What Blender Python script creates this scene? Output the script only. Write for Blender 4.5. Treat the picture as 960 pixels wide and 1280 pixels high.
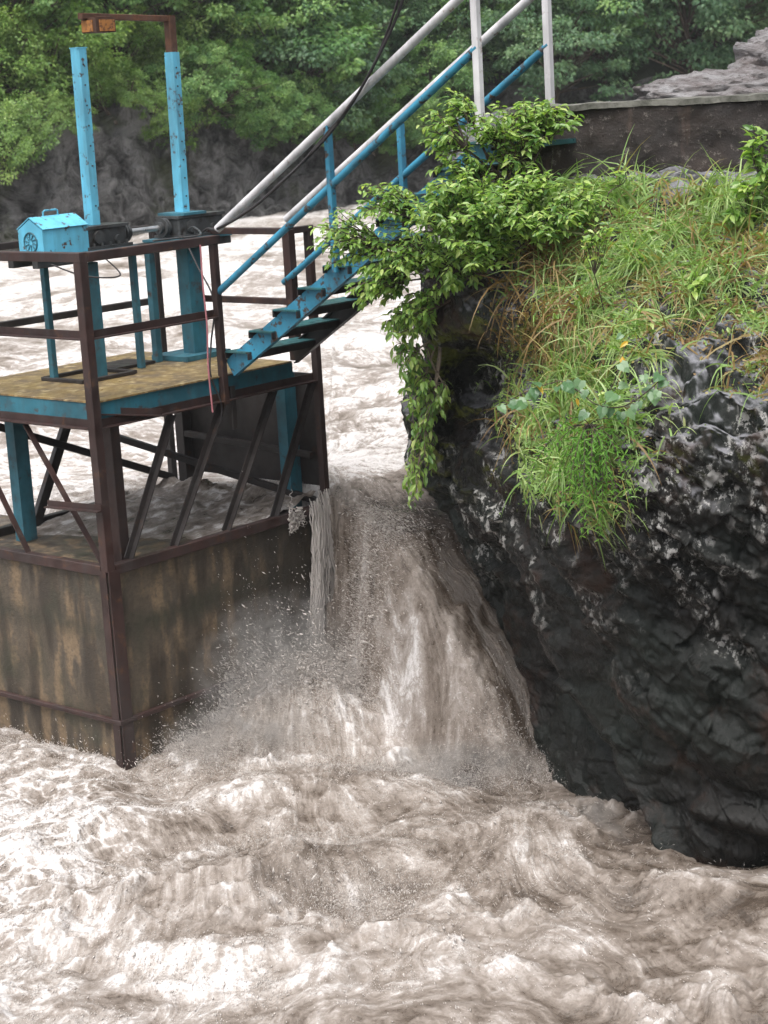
import bpy, math, random
import numpy as np
from mathutils import Vector, Matrix

R = math.radians
rng = np.random.default_rng(7)
random.seed(7)
scene = bpy.context.scene
for o in list(bpy.data.objects):
    bpy.data.objects.remove(o)

# ------------------------------------------------------------------ camera
cam_d = bpy.data.cameras.new('camera')
cam = bpy.data.objects.new('camera', cam_d)
scene.collection.objects.link(cam)
cam_d.sensor_fit = 'VERTICAL'
cam_d.sensor_height = 36.0
cam_d.lens = 36.0 * 2400 / 1280
cam_d.clip_start = 0.1
cam_d.clip_end = 600
cam.matrix_world = (Matrix.Translation((0, 0, 4.75)) @ Matrix.Rotation(R(90 - 12.43), 4, 'X')
                    @ Matrix.Rotation(-0.058, 4, 'Z'))
scene.camera = cam
cam_d.dof.use_dof = True
cam_d.dof.focus_distance = 12.6
cam_d.dof.aperture_fstop = 4.5
scene.render.resolution_x = 768
scene.render.resolution_y = 1024

# ------------------------------------------------------------------ sky, sun, exposure
SUN_EL, SUN_AZ = R(68), R(205)          # azimuth clockwise from +Y
world = bpy.data.worlds.new('World')
scene.world = world
world.use_nodes = True
wn = world.node_tree.nodes
wl = world.node_tree.links
for n in list(wn):
    wn.remove(n)
sky = wn.new('ShaderNodeTexSky')
sky.sky_type = 'NISHITA'
sky.sun_disc = False
sky.sun_elevation = SUN_EL
sky.sun_rotation = SUN_AZ
sky.dust_density = 5.0
sky.air_density = 0.8
hs = wn.new('ShaderNodeHueSaturation')
hs.inputs['Saturation'].default_value = 0.22
bg = wn.new('ShaderNodeBackground')
bg.inputs['Strength'].default_value = 0.15
wo = wn.new('ShaderNodeOutputWorld')
wl.new(sky.outputs[0], hs.inputs['Color'])
wl.new(hs.outputs[0], bg.inputs['Color'])
wl.new(bg.outputs[0], wo.inputs['Surface'])
sun_d = bpy.data.lights.new('sun', 'SUN')
sun_d.energy = 1.5
sun_d.angle = R(40)
sun_d.color = (1.0, 0.97, 0.93)
sun = bpy.data.objects.new('sun', sun_d)
scene.collection.objects.link(sun)
sd = Vector((math.sin(SUN_AZ) * math.cos(SUN_EL), math.cos(SUN_AZ) * math.cos(SUN_EL), math.sin(SUN_EL)))
sun.rotation_euler = sd.to_track_quat('Z', 'Y').to_euler()
sun.location = (0, -5, 30)
scene.view_settings.view_transform = 'Standard'
scene.view_settings.look = 'None'
scene.view_settings.gamma = 1.0
scene.view_settings.exposure = 0.95
scene.view_settings.use_curve_mapping = False

# ------------------------------------------------------------------ numpy noise
_perm = np.random.default_rng(3).permutation(256)
_perm = np.concatenate([_perm, _perm, _perm])
_g = np.random.default_rng(5).normal(size=(256, 3))
_g /= np.linalg.norm(_g, axis=1)[:, None]


def pn(x, y, z):
    x, y, z = np.broadcast_arrays(np.asarray(x, float), np.asarray(y, float), np.asarray(z, float))
    xi, yi, zi = np.floor(x).astype(int), np.floor(y).astype(int), np.floor(z).astype(int)
    xf, yf, zf = x - xi, y - yi, z - zi
    xi &= 255; yi &= 255; zi &= 255
    u = xf * xf * xf * (xf * (xf * 6 - 15) + 10)
    v = yf * yf * yf * (yf * (yf * 6 - 15) + 10)
    w = zf * zf * zf * (zf * (zf * 6 - 15) + 10)
    out = 0
    for dx in (0, 1):
        for dy in (0, 1):
            for dz in (0, 1):
                h = _perm[_perm[_perm[xi + dx] + yi + dy] + zi + dz]
                g = _g[h]
                d = g[..., 0] * (xf - dx) + g[..., 1] * (yf - dy) + g[..., 2] * (zf - dz)
                out = out + d * (u if dx else 1 - u) * (v if dy else 1 - v) * (w if dz else 1 - w)
    return out * 1.5


def fbm(x, y, z, o=4, gain=0.5, lac=2.07):
    a, s = 1.0, 0.0
    for k in range(o):
        s = s + a * pn(x + 17.3 * k, y - 9.1 * k, z + 4.7 * k)
        a *= gain
        x, y, z = x * lac, y * lac, z * lac
    return s


def ridge(x, y, z, o=4, gain=0.5):
    a, s = 1.0, 0.0
    for k in range(o):
        s = s + a * (1 - 2 * np.abs(pn(x + 7.3 * k, y - 3.1 * k, z + 1.7 * k)))
        a *= gain
        x, y, z = x * 2.1, y * 2.1, z * 2.1
    return s


def sstep(a, b, x):
    t = np.clip((x - a) / (b - a), 0, 1)
    return t * t * (3 - 2 * t)


# ------------------------------------------------------------------ materials
MATS = {}


class NT:
    def __init__(s, name):
        s.m = bpy.data.materials.new(name)
        s.m.use_nodes = True
        s.n = s.m.node_tree.nodes
        s.l = s.m.node_tree.links
        s.p = s.n['Principled BSDF']
        s.out = s.n['Material Output']
        MATS[name] = s.m

    def add(s, t, **kw):
        n = s.n.new(t)
        for k, v in kw.items():
            if k in n.inputs.keys():
                n.inputs[k].default_value = v
            else:
                setattr(n, k, v)
        return n

    def link(s, a, b):
        s.l.new(a, b)

    def noise(s, scale, vec=None, detail=6, rough=0.6, dist=0.0):
        n = s.add('ShaderNodeTexNoise')
        n.inputs['Scale'].default_value = scale
        n.inputs['Detail'].default_value = detail
        n.inputs['Roughness'].default_value = rough
        n.inputs['Distortion'].default_value = dist
        if vec is not None:
            s.link(vec, n.inputs['Vector'])
        return n.outputs['Fac']

    def coord(s, scale=(1, 1, 1), kind='Object'):
        if kind in ('Object', 'Generated', 'UV'):
            o = s.add('ShaderNodeTexCoord').outputs[kind]
        elif kind == 'World':
            o = s.add('ShaderNodeNewGeometry').outputs['Position']
        else:
            a = s.add('ShaderNodeAttribute')
            a.attribute_name = kind
            o = a.outputs['Vector']
        m = s.add('ShaderNodeMapping')
        m.inputs['Scale'].default_value = scale
        s.link(o, m.inputs['Vector'])
        return m.outputs[0]

    def attr(s, name):
        a = s.add('ShaderNodeAttribute')
        a.attribute_name = name
        return a.outputs['Fac']

    def ramp(s, fac, stops):
        r = s.add('ShaderNodeValToRGB')
        e = r.color_ramp.elements
        while len(e) < len(stops):
            e.new(0.5)
        for k, (p, c) in enumerate(stops):
            e[k].position = p
            e[k].color = (c, c, c, 1) if isinstance(c, (int, float)) else (*c, 1)
        s.link(fac, r.inputs[0])
        return r.outputs[0]

    def mix(s, fac, a, b, mode='MIX'):
        m = s.add('ShaderNodeMix')
        m.data_type = 'RGBA'
        m.blend_type = mode
        for sock, v in ((m.inputs['Factor'], fac), (m.inputs['A'], a), (m.inputs['B'], b)):
            if isinstance(v, (int, float)):
                sock.default_value = v
            elif isinstance(v, tuple):
                sock.default_value = (*v, 1)
            else:
                s.link(v, sock)
        return m.outputs['Result']

    def math(s, op, a, b=None):
        m = s.add('ShaderNodeMath')
        m.operation = op
        for k, v in enumerate((a, b)):
            if v is None:
                continue
            if isinstance(v, (int, float)):
                m.inputs[k].default_value = v
            else:
                s.link(v, m.inputs[k])
        return m.outputs[0]

    def bump(s, h, strength=0.4, dist=0.02):
        b = s.add('ShaderNodeBump')
        b.inputs['Strength'].default_value = strength
        b.inputs['Distance'].default_value = dist
        s.link(h, b.inputs['Height'])
        s.link(b.outputs[0], s.p.inputs['Normal'])

    def color(s, c):
        if isinstance(c, tuple):
            s.p.inputs['Base Color'].default_value = (*c, 1)
        else:
            s.link(c, s.p.inputs['Base Color'])

    def rough(s, v):
        if isinstance(v, (int, float)):
            s.p.inputs['Roughness'].default_value = v
        else:
            s.link(v, s.p.inputs['Roughness'])


def paint(name, base, rust=(0.045, 0.022, 0.014), lo=0.6, hi=0.68, var=0.25, rough=0.4, metal=0.0, sc=9):
    t = NT(name)
    c = t.coord(kind='World')
    n1 = t.noise(sc, c, 8, 0.65)
    n2 = t.noise(3.1, c, 3)
    n3 = t.noise(60, c, 3)
    dark = tuple(v * (1 - var) for v in base)
    lite = tuple(min(1, v * (1 + var)) for v in base)
    col = t.mix(t.ramp(n2, [(0.35, 0), (0.65, 1)]), dark, lite)
    m = t.ramp(n1, [(lo, 0), (hi, 1)])
    col = t.mix(m, col, rust)
    gr = t.noise(7.0, t.coord((1, 1, 0.16), 'World'), 6, 0.65)
    col = t.mix(t.ramp(gr, [(0.46, 0), (0.66, 0.55)]), col, tuple(0.35 * v + 0.03 for v in base))
    t.color(col)
    t.rough(t.ramp(n1, [(0.3, rough - 0.1), (0.7, rough + 0.3)]))
    t.p.inputs['Metallic'].default_value = metal
    t.bump(t.math('ADD', t.math('MULTIPLY', m, -0.6), t.math('MULTIPLY', n3, 0.3)), 0.35, 0.004)
    return t


paint('brown_paint', (0.034, 0.017, 0.015), (0.10, 0.045, 0.02), 0.58, 0.72, 0.35, 0.38)
paint('dark_steel', (0.022, 0.017, 0.016), (0.07, 0.032, 0.016), 0.6, 0.75, 0.3, 0.45)
paint('blue_paint', (0.032, 0.205, 0.32), (0.05, 0.032, 0.022), 0.55, 0.61, 0.28, 0.45, sc=13)
paint('sky_blue_paint', (0.11, 0.43, 0.60), (0.07, 0.04, 0.028), 0.575, 0.62, 0.18, 0.45, sc=14)
paint('dull_shaded_blue', (0.03, 0.125, 0.165), (0.06, 0.04, 0.03), 0.56, 0.72, 0.35, 0.5)  # dull blue, darkened further to carry the shade around the frame
paint('deck_blue', (0.022, 0.125, 0.17), (0.06, 0.035, 0.025), 0.56, 0.7, 0.3, 0.45)
paint('tread_paint', (0.02, 0.10, 0.11), (0.02, 0.014, 0.01), 0.5, 0.66, 0.3, 0.3)
paint('white_paint', (0.56, 0.55, 0.56), (0.22, 0.15, 0.11), 0.60, 0.70, 0.14, 0.4, sc=12)
paint('machine_grey', (0.085, 0.09, 0.092), (0.03, 0.02, 0.015), 0.5, 0.7, 0.35, 0.35, 0.5)
paint('bright_steel', (0.5, 0.5, 0.5), (0.15, 0.1, 0.07), 0.6, 0.75, 0.1, 0.28, 0.9)
paint('rust', (0.10, 0.04, 0.018), (0.04, 0.018, 0.012), 0.45, 0.7, 0.4, 0.7)
paint('amber_plastic', (0.42, 0.17, 0.035), (0.10, 0.04, 0.02), 0.5, 0.62, 0.2, 0.5, sc=30)
paint('black_rubber', (0.018, 0.015, 0.016), (0.05, 0.03, 0.03), 0.6, 0.7, 0.2, 0.5)
paint('pink_rope', (0.42, 0.16, 0.18), (0.3, 0.1, 0.1), 0.5, 0.7, 0.3, 0.7, sc=40)
paint('bark', (0.075, 0.052, 0.036), (0.03, 0.022, 0.016), 0.45, 0.6, 0.3, 0.85, sc=20)
paint('pale_bark', (0.22, 0.17, 0.13), (0.08, 0.06, 0.045), 0.5, 0.62, 0.3, 0.85, sc=25)

t = NT('checker_plate')
c = t.coord(kind='Object')
w1 = t.add('ShaderNodeTexWave'); w1.inputs['Scale'].default_value = 9; w1.bands_direction = 'DIAGONAL'
w2 = t.add('ShaderNodeTexWave'); w2.inputs['Scale'].default_value = 9; w2.bands_direction = 'X'
t.link(c, w1.inputs['Vector']); t.link(c, w2.inputs['Vector'])
n1 = t.noise(4, c, 8, 0.65)
n2 = t.noise(13, c, 5)
col = t.mix(t.ramp(n1, [(0.38, 0), (0.62, 1)]), (0.24, 0.165, 0.065), (0.11, 0.08, 0.05))
col = t.mix(t.ramp(n2, [(0.52, 0), (0.66, 1)]), col, (0.36, 0.28, 0.15))
t.color(col)
t.rough(t.ramp(n1, [(0.3, 0.25), (0.7, 0.6)]))
t.bump(t.math('MULTIPLY', w1.outputs['Fac'], w2.outputs['Fac']), 0.5, 0.006)

t = NT('concrete')
c = t.coord(kind='Object')
wob = t.noise(2.0, c, 3)
cs = t.coord((1, 1, 0.22), 'Object')
st = t.noise(7.0, cs, 2, 0.45)
st2 = t.noise(5.0, cs, 3, 0.5)
n1 = t.noise(1.7, c, 6, 0.6)
n2 = t.noise(30, c, 7, 0.75)
n4 = t.noise(7, c, 7, 0.7)
zs_ = t.add('ShaderNodeSeparateXYZ')
t.link(c, zs_.inputs[0])
col = t.mix(t.ramp(n1, [(0.35, 0), (0.65, 1)]), (0.062, 0.051, 0.039), (0.108, 0.083, 0.058))
col = t.mix(t.ramp(t.math('ADD', st, t.math('MULTIPLY', t.math('SUBTRACT', n4, 0.5), 0.5)), [(0.48, 0), (0.62, 0.85)]), col, (0.205, 0.143, 0.085))
col = t.mix(t.ramp(st2, [(0.5, 0), (0.62, 0.85)]), col, (0.033, 0.025, 0.018))
# dark algae along the pour joint
jz = t.math('ABSOLUTE', t.math('SUBTRACT', zs_.outputs[2], t.math('ADD', 0.93, t.math('MULTIPLY', wob, 0.16))))
col = t.mix(t.math('MULTIPLY', t.ramp(jz, [(0.0, 0.85), (0.12, 0)]), t.ramp(n4, [(0.35, 0.3), (0.6, 1)])), col, (0.030, 0.030, 0.020))
mossy = t.noise(2.6, c, 5)
col = t.mix(t.ramp(mossy, [(0.52, 0), (0.66, 0.6)]), col, (0.040, 0.042, 0.026))
col = t.mix(t.ramp(n2, [(0.38, 0.45), (0.55, 0)]), col, (0.03, 0.026, 0.02))
# soaked and darkened towards the chute
wetx = t.ramp(t.math('ADD', t.math('MULTIPLY', zs_.outputs[0], 0.5), t.math('MULTIPLY', wob, 0.25)), [(0.55, 0), (1.0, 0.75)])
col = t.mix(wetx, col, (0.035, 0.031, 0.025))
t.color(col)
t.rough(t.ramp(st, [(0.3, 0.38), (0.7, 0.75)]))
t.bump(t.math('ADD', n2, t.math('MULTIPLY', n4, 0.6)), 0.6, 0.012)

t = NT('wall_masonry')
c = t.coord(kind='World')
n1 = t.noise(3.2, c, 6)
n2 = t.noise(15, c, 8, 0.8)
cs = t.coord((1, 1, 0.15), 'World')
st = t.noise(6, cs, 5)
col = t.mix(t.ramp(n1, [(0.35, 0), (0.65, 1)]), (0.016, 0.012, 0.011), (0.036, 0.024, 0.019))
col = t.mix(t.ramp(st, [(0.58, 0), (0.7, 1)]), col, (0.10, 0.065, 0.05))
col = t.mix(t.ramp(n2, [(0.57, 0), (0.61, 1)]), col, (0.15, 0.13, 0.115))
t.color(col)
t.rough(t.ramp(n1, [(0.3, 0.4), (0.7, 0.8)]))
t.bump(n2, 0.9, 0.03)

t = NT('rock')
c = t.coord(kind='World')
# the layering of the stone dips down to the right: stretch along that dip
mp = t.add('ShaderNodeMapping')
mp.inputs['Rotation'].default_value = (0, R(-35), 0)
mp.inputs['Scale'].default_value = (1.4, 1.3, 1.0)
t.link(c, mp.inputs['Vector'])
n0 = t.noise(0.9, c, 5, 0.55)
n1 = t.noise(3.0, mp.outputs[0], 9, 0.68, 0.5)
n2 = t.noise(17, mp.outputs[0], 8, 0.72)
n3 = t.noise(10.5, mp.outputs[0], 10, 0.74, 0.4)
zz = t.add('ShaderNodeSeparateXYZ')
t.link(c, zz.inputs[0])
col = t.mix(t.ramp(n1, [(0.36, 0), (0.64, 1)]), (0.005, 0.0055, 0.005), (0.018, 0.0165, 0.015))
col = t.mix(t.ramp(n0, [(0.45, 0), (0.62, 0.75)]), col, (0.014, 0.019, 0.016))
# pale lichen crust, only above the flood line
hgt = t.ramp(t.math('ADD', t.math('MULTIPLY', zz.outputs[2], 0.25), t.math('MULTIPLY', n0, 0.5)), [(0.50, 0), (0.66, 1)])
pch = t.ramp(t.noise(1.9, mp.outputs[0], 4, 0.55), [(0.47, 0.0), (0.56, 1)])
hgt = t.math('MULTIPLY', hgt, pch)
lich = t.math('MULTIPLY', t.ramp(n3, [(0.54, 0), (0.565, 1)]), hgt)
lich2 = t.math('MULTIPLY', t.ramp(n2, [(0.555, 0), (0.60, 1)]), hgt)
col = t.mix(t.math('MULTIPLY', lich2, 0.6), col, (0.13, 0.125, 0.11))
col = t.mix(t.math('MULTIPLY', lich, 0.85), col, (0.40, 0.39, 0.37))
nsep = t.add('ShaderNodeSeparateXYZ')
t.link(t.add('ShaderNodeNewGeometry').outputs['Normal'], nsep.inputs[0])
top = t.math('MULTIPLY', t.ramp(t.math('MULTIPLY', zz.outputs[2], 0.2), [(0.45, 0), (0.50, 1)]), t.ramp(nsep.outputs[2], [(0.35, 0), (0.75, 1)]))  # blue-grey wet sheen of upward faces, painted into the colour below
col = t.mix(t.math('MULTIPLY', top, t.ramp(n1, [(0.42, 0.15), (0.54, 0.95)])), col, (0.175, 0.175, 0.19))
moss = t.math('MULTIPLY', t.ramp(t.noise(3.3, c, 7, 0.7), [(0.50, 0), (0.56, 1)]), t.attr('mossy'))
col = t.mix(moss, col, (0.10, 0.115, 0.022))
brown = t.ramp(t.noise(1.4, c, 7, 0.7), [(0.54, 0), (0.66, 0.8)])
col = t.mix(brown, col, (0.045, 0.024, 0.017))
t.color(col)
t.rough(t.ramp(n2, [(0.38, 0.22), (0.62, 0.55)]))
t.p.inputs['Specular IOR Level'].default_value = 0.22
t.bump(t.math('ADD', t.math('MULTIPLY', n2, 0.5), n1), 0.7, 0.035)

t = NT('far_rock')
c = t.coord(kind='World')
n1 = t.noise(1.3, c, 10, 0.75, 1.0)
n2 = t.noise(4, c, 8, 0.75, 0.5)
col = t.mix(t.ramp(n1, [(0.42, 0), (0.60, 1)]), (0.026, 0.025, 0.023), (0.30, 0.292, 0.288))
col = t.mix(t.ramp(n2, [(0.54, 0), (0.7, 1)]), col, (0.025, 0.023, 0.021))
col = t.mix(t.ramp(t.noise(0.5, c, 5), [(0.54, 0), (0.64, 0.75)]), col, (0.06, 0.075, 0.02))
t.color(col)
t.rough(t.ramp(n2, [(0.3, 0.35), (0.7, 0.8)]))
t.bump(t.math('ADD', n1, n2), 1.0, 0.6)

t = NT('forest_soil')
c = t.coord(kind='World')
n1 = t.noise(1.2, c, 8, 0.7)
t.color(t.mix(t.ramp(n1, [(0.35, 0), (0.65, 1)]), (0.012, 0.016, 0.009), (0.035, 0.045, 0.02)))
t.rough(0.9)
t.bump(n1, 1.0, 0.2)

t = NT('river_water')
fl = t.coord(kind='flow')
c = t.coord(kind='World')
fm = t.attr('foam')
f1 = t.noise(4.0, fl, 8, 0.66, 0.5)
f2 = t.noise(13.0, fl, 6, 0.6, 0.3)
f3 = t.noise(9, c, 8, 0.7, 0.8)
f4 = t.noise(34, c, 5, 0.75, 1.0)
k = t.math('ADD', fm, t.math('MULTIPLY', t.math('SUBTRACT', f1, 0.5), 1.25))
k = t.math('ADD', k, t.math('MULTIPLY', t.math('SUBTRACT', f2, 0.5), 0.75))
k = t.math('ADD', k, t.math('MULTIPLY', t.math('SUBTRACT', f3, 0.5), 0.8))
k = t.math('ADD', k, t.math('MULTIPLY', t.math('SUBTRACT', f4, 0.5), 0.7))
# lacy foam net where the water has calmed enough to carry it
wv = t.add('ShaderNodeTexNoise'); wv.inputs['Scale'].default_value = 2.2; wv.inputs['Detail'].default_value = 5
t.link(c, wv.inputs['Vector'])
wadd = t.add('ShaderNodeVectorMath'); wadd.operation = 'MULTIPLY_ADD'
t.link(wv.outputs['Color'], wadd.inputs[0]); wadd.inputs[1].default_value = (0.7, 0.7, 0.0); t.link(c, wadd.inputs[2])
vor = t.add('ShaderNodeTexVoronoi'); vor.feature = 'DISTANCE_TO_EDGE'; vor.inputs['Scale'].default_value = 5.5
t.link(wadd.outputs[0], vor.inputs['Vector'])
lace = t.ramp(t.math('ADD', vor.outputs['Distance'], t.math('MULTIPLY', t.math('SUBTRACT', f3, 0.5), 0.25)), [(0.0, 1.0), (0.16, 0.0)])
k = t.math('ADD', k, t.math('MULTIPLY', t.math('MULTIPLY', t.math('SUBTRACT', lace, 0.45), t.attr('lace')), 0.55))
col = t.ramp(k, [(0.0, (0.055, 0.041, 0.031)), (0.28, (0.120, 0.095, 0.076)), (0.50, (0.198, 0.165, 0.140)), (0.76, (0.320, 0.285, 0.260)), (1.0, (0.58, 0.555, 0.545))])
t.color(col)
t.rough(t.ramp(k, [(0.1, 0.2), (0.7, 0.65)]))
t.bump(t.math('ADD', f1, t.math('ADD', t.math('MULTIPLY', f2, 0.5), t.math('ADD', t.math('MULTIPLY', f3, 0.6), t.math('MULTIPLY', f4, 0.35)))), 0.5, 0.05)

t = NT('spray')
t.color((0.68, 0.635, 0.60))
t.rough(0.5)
tr = t.add('ShaderNodeBsdfTranslucent'); tr.inputs['Color'].default_value = (0.68, 0.635, 0.60, 1)
m1 = t.add('ShaderNodeMixShader'); m1.inputs[0].default_value = 0.4
t.link(t.p.outputs[0], m1.inputs[1]); t.link(tr.outputs[0], m1.inputs[2])
t.link(m1.outputs[0], t.out.inputs['Surface'])


def leafmat(name, stops, transl=0.42, rough=0.3, obj_random=False):
    t = NT(name)
    if obj_random:
        f = t.add('ShaderNodeObjectInfo').outputs['Random']
    else:
        f = t.attr('tint')
    col = t.ramp(f, stops)
    t.color(col)
    t.rough(rough)
    tr = t.add('ShaderNodeBsdfTranslucent')
    bright = t.mix(1.0, col, (1.5, 1.6, 0.7), 'MULTIPLY')
    t.link(bright, tr.inputs['Color'])
    m = t.add('ShaderNodeMixShader')
    m.inputs[0].default_value = transl
    t.link(t.p.outputs[0], m.inputs[1])
    t.link(tr.outputs[0], m.inputs[2])
    t.link(m.outputs[0], t.out.inputs['Surface'])


SH = [(0.0, (0.085, 0.18, 0.045)), (0.35, (0.19, 0.32, 0.08)), (0.75, (0.34, 0.46, 0.13)), (1.0, (0.48, 0.55, 0.21))]
leafmat('shrub_leaf', SH)
leafmat('shrub_leaf_single', SH, obj_random=True)
leafmat('creeper_leaf', [(0, (0.07, 0.16, 0.07)), (1, (0.16, 0.27, 0.13))], obj_random=True)
leafmat('yellow_leaf', [(0, (0.55, 0.30, 0.02)), (1, (0.62, 0.42, 0.04))], obj_random=True)
leafmat('fern_leaf', [(0, (0.07, 0.19, 0.03)), (1, (0.20, 0.38, 0.07))])
leafmat('grass', [(0, (0.26, 0.17, 0.06)), (0.18, (0.31, 0.27, 0.10)), (0.34, (0.19, 0.27, 0.085)), (0.75, (0.21, 0.35, 0.10)), (1, (0.37, 0.47, 0.19))], 0.35, 0.45)
leafmat('dry_grass', [(0, (0.12, 0.065, 0.025)), (0.5, (0.22, 0.14, 0.055)), (1, (0.32, 0.25, 0.11))], 0.3, 0.6)
leafmat('pale_tree_leaf', [(0, (0.07, 0.155, 0.03)), (0.5, (0.16, 0.265, 0.06)), (1, (0.31, 0.40, 0.125))], 0.3, 0.5)
leafmat('green_tree_leaf', [(0, (0.055, 0.145, 0.04)), (0.5, (0.14, 0.27, 0.075)), (1, (0.29, 0.41, 0.135))], 0.3, 0.5)
leafmat('dark_tree_leaf', [(0, (0.045, 0.11, 0.055)), (0.5, (0.105, 0.195, 0.095)), (1, (0.23, 0.33, 0.165))], 0.3, 0.5)


# ------------------------------------------------------------------ mesh helpers
def mesh_np(name, v, tris=None, quads=None, smooth=False, attrs=None):
    v = np.asarray(v, float)
    me = bpy.data.meshes.new(name)
    me.vertices.add(len(v))
    me.vertices.foreach_set('co', v.ravel())
    nt = 0 if tris is None else len(tris)
    nq = 0 if quads is None else len(quads)
    idx = []
    if nt: idx.append(np.asarray(tris).ravel())
    if nq: idx.append(np.asarray(quads).ravel())
    idx = np.concatenate(idx).astype(np.int32)
    me.loops.add(len(idx))
    me.loops.foreach_set('vertex_index', idx)
    me.polygons.add(nt + nq)
    st = np.concatenate([np.arange(nt) * 3, nt * 3 + np.arange(nq) * 4]).astype(np.int32)
    tot = np.concatenate([np.full(nt, 3), np.full(nq, 4)]).astype(np.int32)
    me.polygons.foreach_set('loop_start', st)
    me.polygons.foreach_set('loop_total', tot)
    me.polygons.foreach_set('use_smooth', np.full(nt + nq, smooth))
    for k, a in (attrs or {}).items():
        a = np.asarray(a, float)
        if a.ndim == 1:
            at = me.attributes.new(k, 'FLOAT', 'POINT')
            at.data.foreach_set('value', a)
        else:
            at = me.attributes.new(k, 'FLOAT_VECTOR', 'POINT')
            at.data.foreach_set('vector', a.ravel())
    me.update(calc_edges=True)
    me.validate()
    return me


def link(name, me, mat, parent=None):
    o = bpy.data.objects.new(name, me)
    scene.collection.objects.link(o)
    if me is not None and mat is not None and not me.materials:
        me.materials.append(MATS[mat])
    if parent is not None:
        o.parent = parent
    return o


def tag(o, label=None, cat=None, group=None, kind=None):
    if label: o['label'] = label
    if cat: o['category'] = cat
    if group: o['group'] = group
    if kind: o['kind'] = kind
    return o


class MB:
    """collects shapes into one mesh"""
    def __init__(s):
        s.v, s.f = [], []

    def add(s, v, f):
        b = len(s.v)
        s.v += [tuple(map(float, p)) for p in v]
        s.f += [tuple(i + b for i in q) for q in f]
        return s

    def frame(s, p0, p1, up=(0, 0, 1)):
        p0, p1 = np.array(p0, float), np.array(p1, float)
        d = p1 - p0
        L = np.linalg.norm(d)
        d = d / L
        up = np.array(up, float)
        if abs(d @ up) > 0.98:
            up = np.array([1.0, 0, 0]) if abs(d[0]) < 0.9 else np.array([0, 1.0, 0])
        x = np.cross(d, up); x /= np.linalg.norm(x)
        y = np.cross(x, d)
        return p0, p1, d, x, y

    def prof(s, p0, p1, pts, up=(0, 0, 1)):
        """extrude a closed 2-D profile (x sideways, y up) from p0 to p1"""
        p0, p1, d, x, y = s.frame(p0, p1, up)
        n = len(pts)
        v = [p + x * a + y * b for p in (p0, p1) for a, b in pts]
        f = [(i, (i + 1) % n, n + (i + 1) % n, n + i) for i in range(n)]
        f += [tuple(range(n - 1, -1, -1)), tuple(range(n, 2 * n))]
        return s.add(v, f)

    def bar(s, p0, p1, w, h, up=(0, 0, 1), c=0.004):
        w, h = w / 2, h / 2
        c = min(c, w * 0.4, h * 0.4)
        return s.prof(p0, p1, [(-w + c, -h), (w - c, -h), (w, -h + c), (w, h - c), (w - c, h), (-w + c, h), (-w, h - c), (-w, -h + c)], up)

    def angle(s, p0, p1, w, t=0.008, up=(0, 0, 1), fx=1, fy=1):
        pts = [(0, 0), (w, 0), (w, t), (t, t), (t, w), (0, w)]
        pts = [(a * fx, b * fy) for a, b in pts]
        if fx * fy < 0:
            pts = pts[::-1]
        return s.prof(p0, p1, pts, up)

    def channel(s, p0, p1, w, h, t=0.01, up=(0, 0, 1), flip=1):
        h /= 2
        pts = [(0, -h), (w, -h), (w, -h + t), (t, -h + t), (t, h - t), (w, h - t), (w, h), (0, h)]
        pts = [(a * flip, b) for a, b in pts]
        if flip < 0:
            pts = pts[::-1]
        return s.prof(p0, p1, pts, up)

    def box(s, c, size, bev=0.006):
        x, y, z = size
        c = np.array(c, float)
        return s.bar(c - (0, 0, z / 2), c + (0, 0, z / 2), x, y, up=(0, 1, 0), c=bev)

    def cyl(s, p0, p1, r, n=14, r1=None):
        r1 = r if r1 is None else r1
        p0, p1, d, x, y = s.frame(p0, p1)
        v = [p + (x * math.cos(2 * math.pi * k / n) + y * math.sin(2 * math.pi * k / n)) * rr
             for p, rr in ((p0, r), (p1, r1)) for k in range(n)]
        f = [(i, (i + 1) % n, n + (i + 1) % n, n + i) for i in range(n)]
        f += [tuple(range(n - 1, -1, -1)), tuple(range(n, 2 * n))]
        return s.add(v, f)

    def tube(s, pts, rad, n=6):
        pts = [np.array(p, float) for p in pts]
        m = len(pts)
        if not hasattr(rad, '__len__'):
            rad = [rad] * m
        v = []
        ref = np.array([0.31, 0.2, 0.93])
        for i, p in enumerate(pts):
            d = pts[min(i + 1, m - 1)] - pts[max(i - 1, 0)]
            d /= max(np.linalg.norm(d), 1e-9)
            x = np.cross(d, ref)
            if np.linalg.norm(x) < 0.1:
                x = np.cross(d, (1, 0, 0))
            x /= np.linalg.norm(x)
            y = np.cross(d, x)
            for k in range(n):
                a = 2 * math.pi * k / n
                v.append(p + (x * math.cos(a) + y * math.sin(a)) * rad[i])
        f = [(i * n + k, i * n + (k + 1) % n, (i + 1) * n + (k + 1) % n, (i + 1) * n + k) for i in range(m - 1) for k in range(n)]
        f += [tuple(range(n - 1, -1, -1)), tuple(range((m - 1) * n, m * n))]
        return s.add(v, f)

    def mesh(s, name, off=(0, 0, 0)):
        me = bpy.data.meshes.new(name)
        me.from_pydata([(a - off[0], b - off[1], c - off[2]) for a, b, c in s.v], [], s.f)
        me.update()
        return me


def smooth_by_angle(me, ang=40):
    me.polygons.foreach_set('use_smooth', np.ones(len(me.polygons), bool))
    me.set_sharp_from_angle(angle=R(ang))


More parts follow.
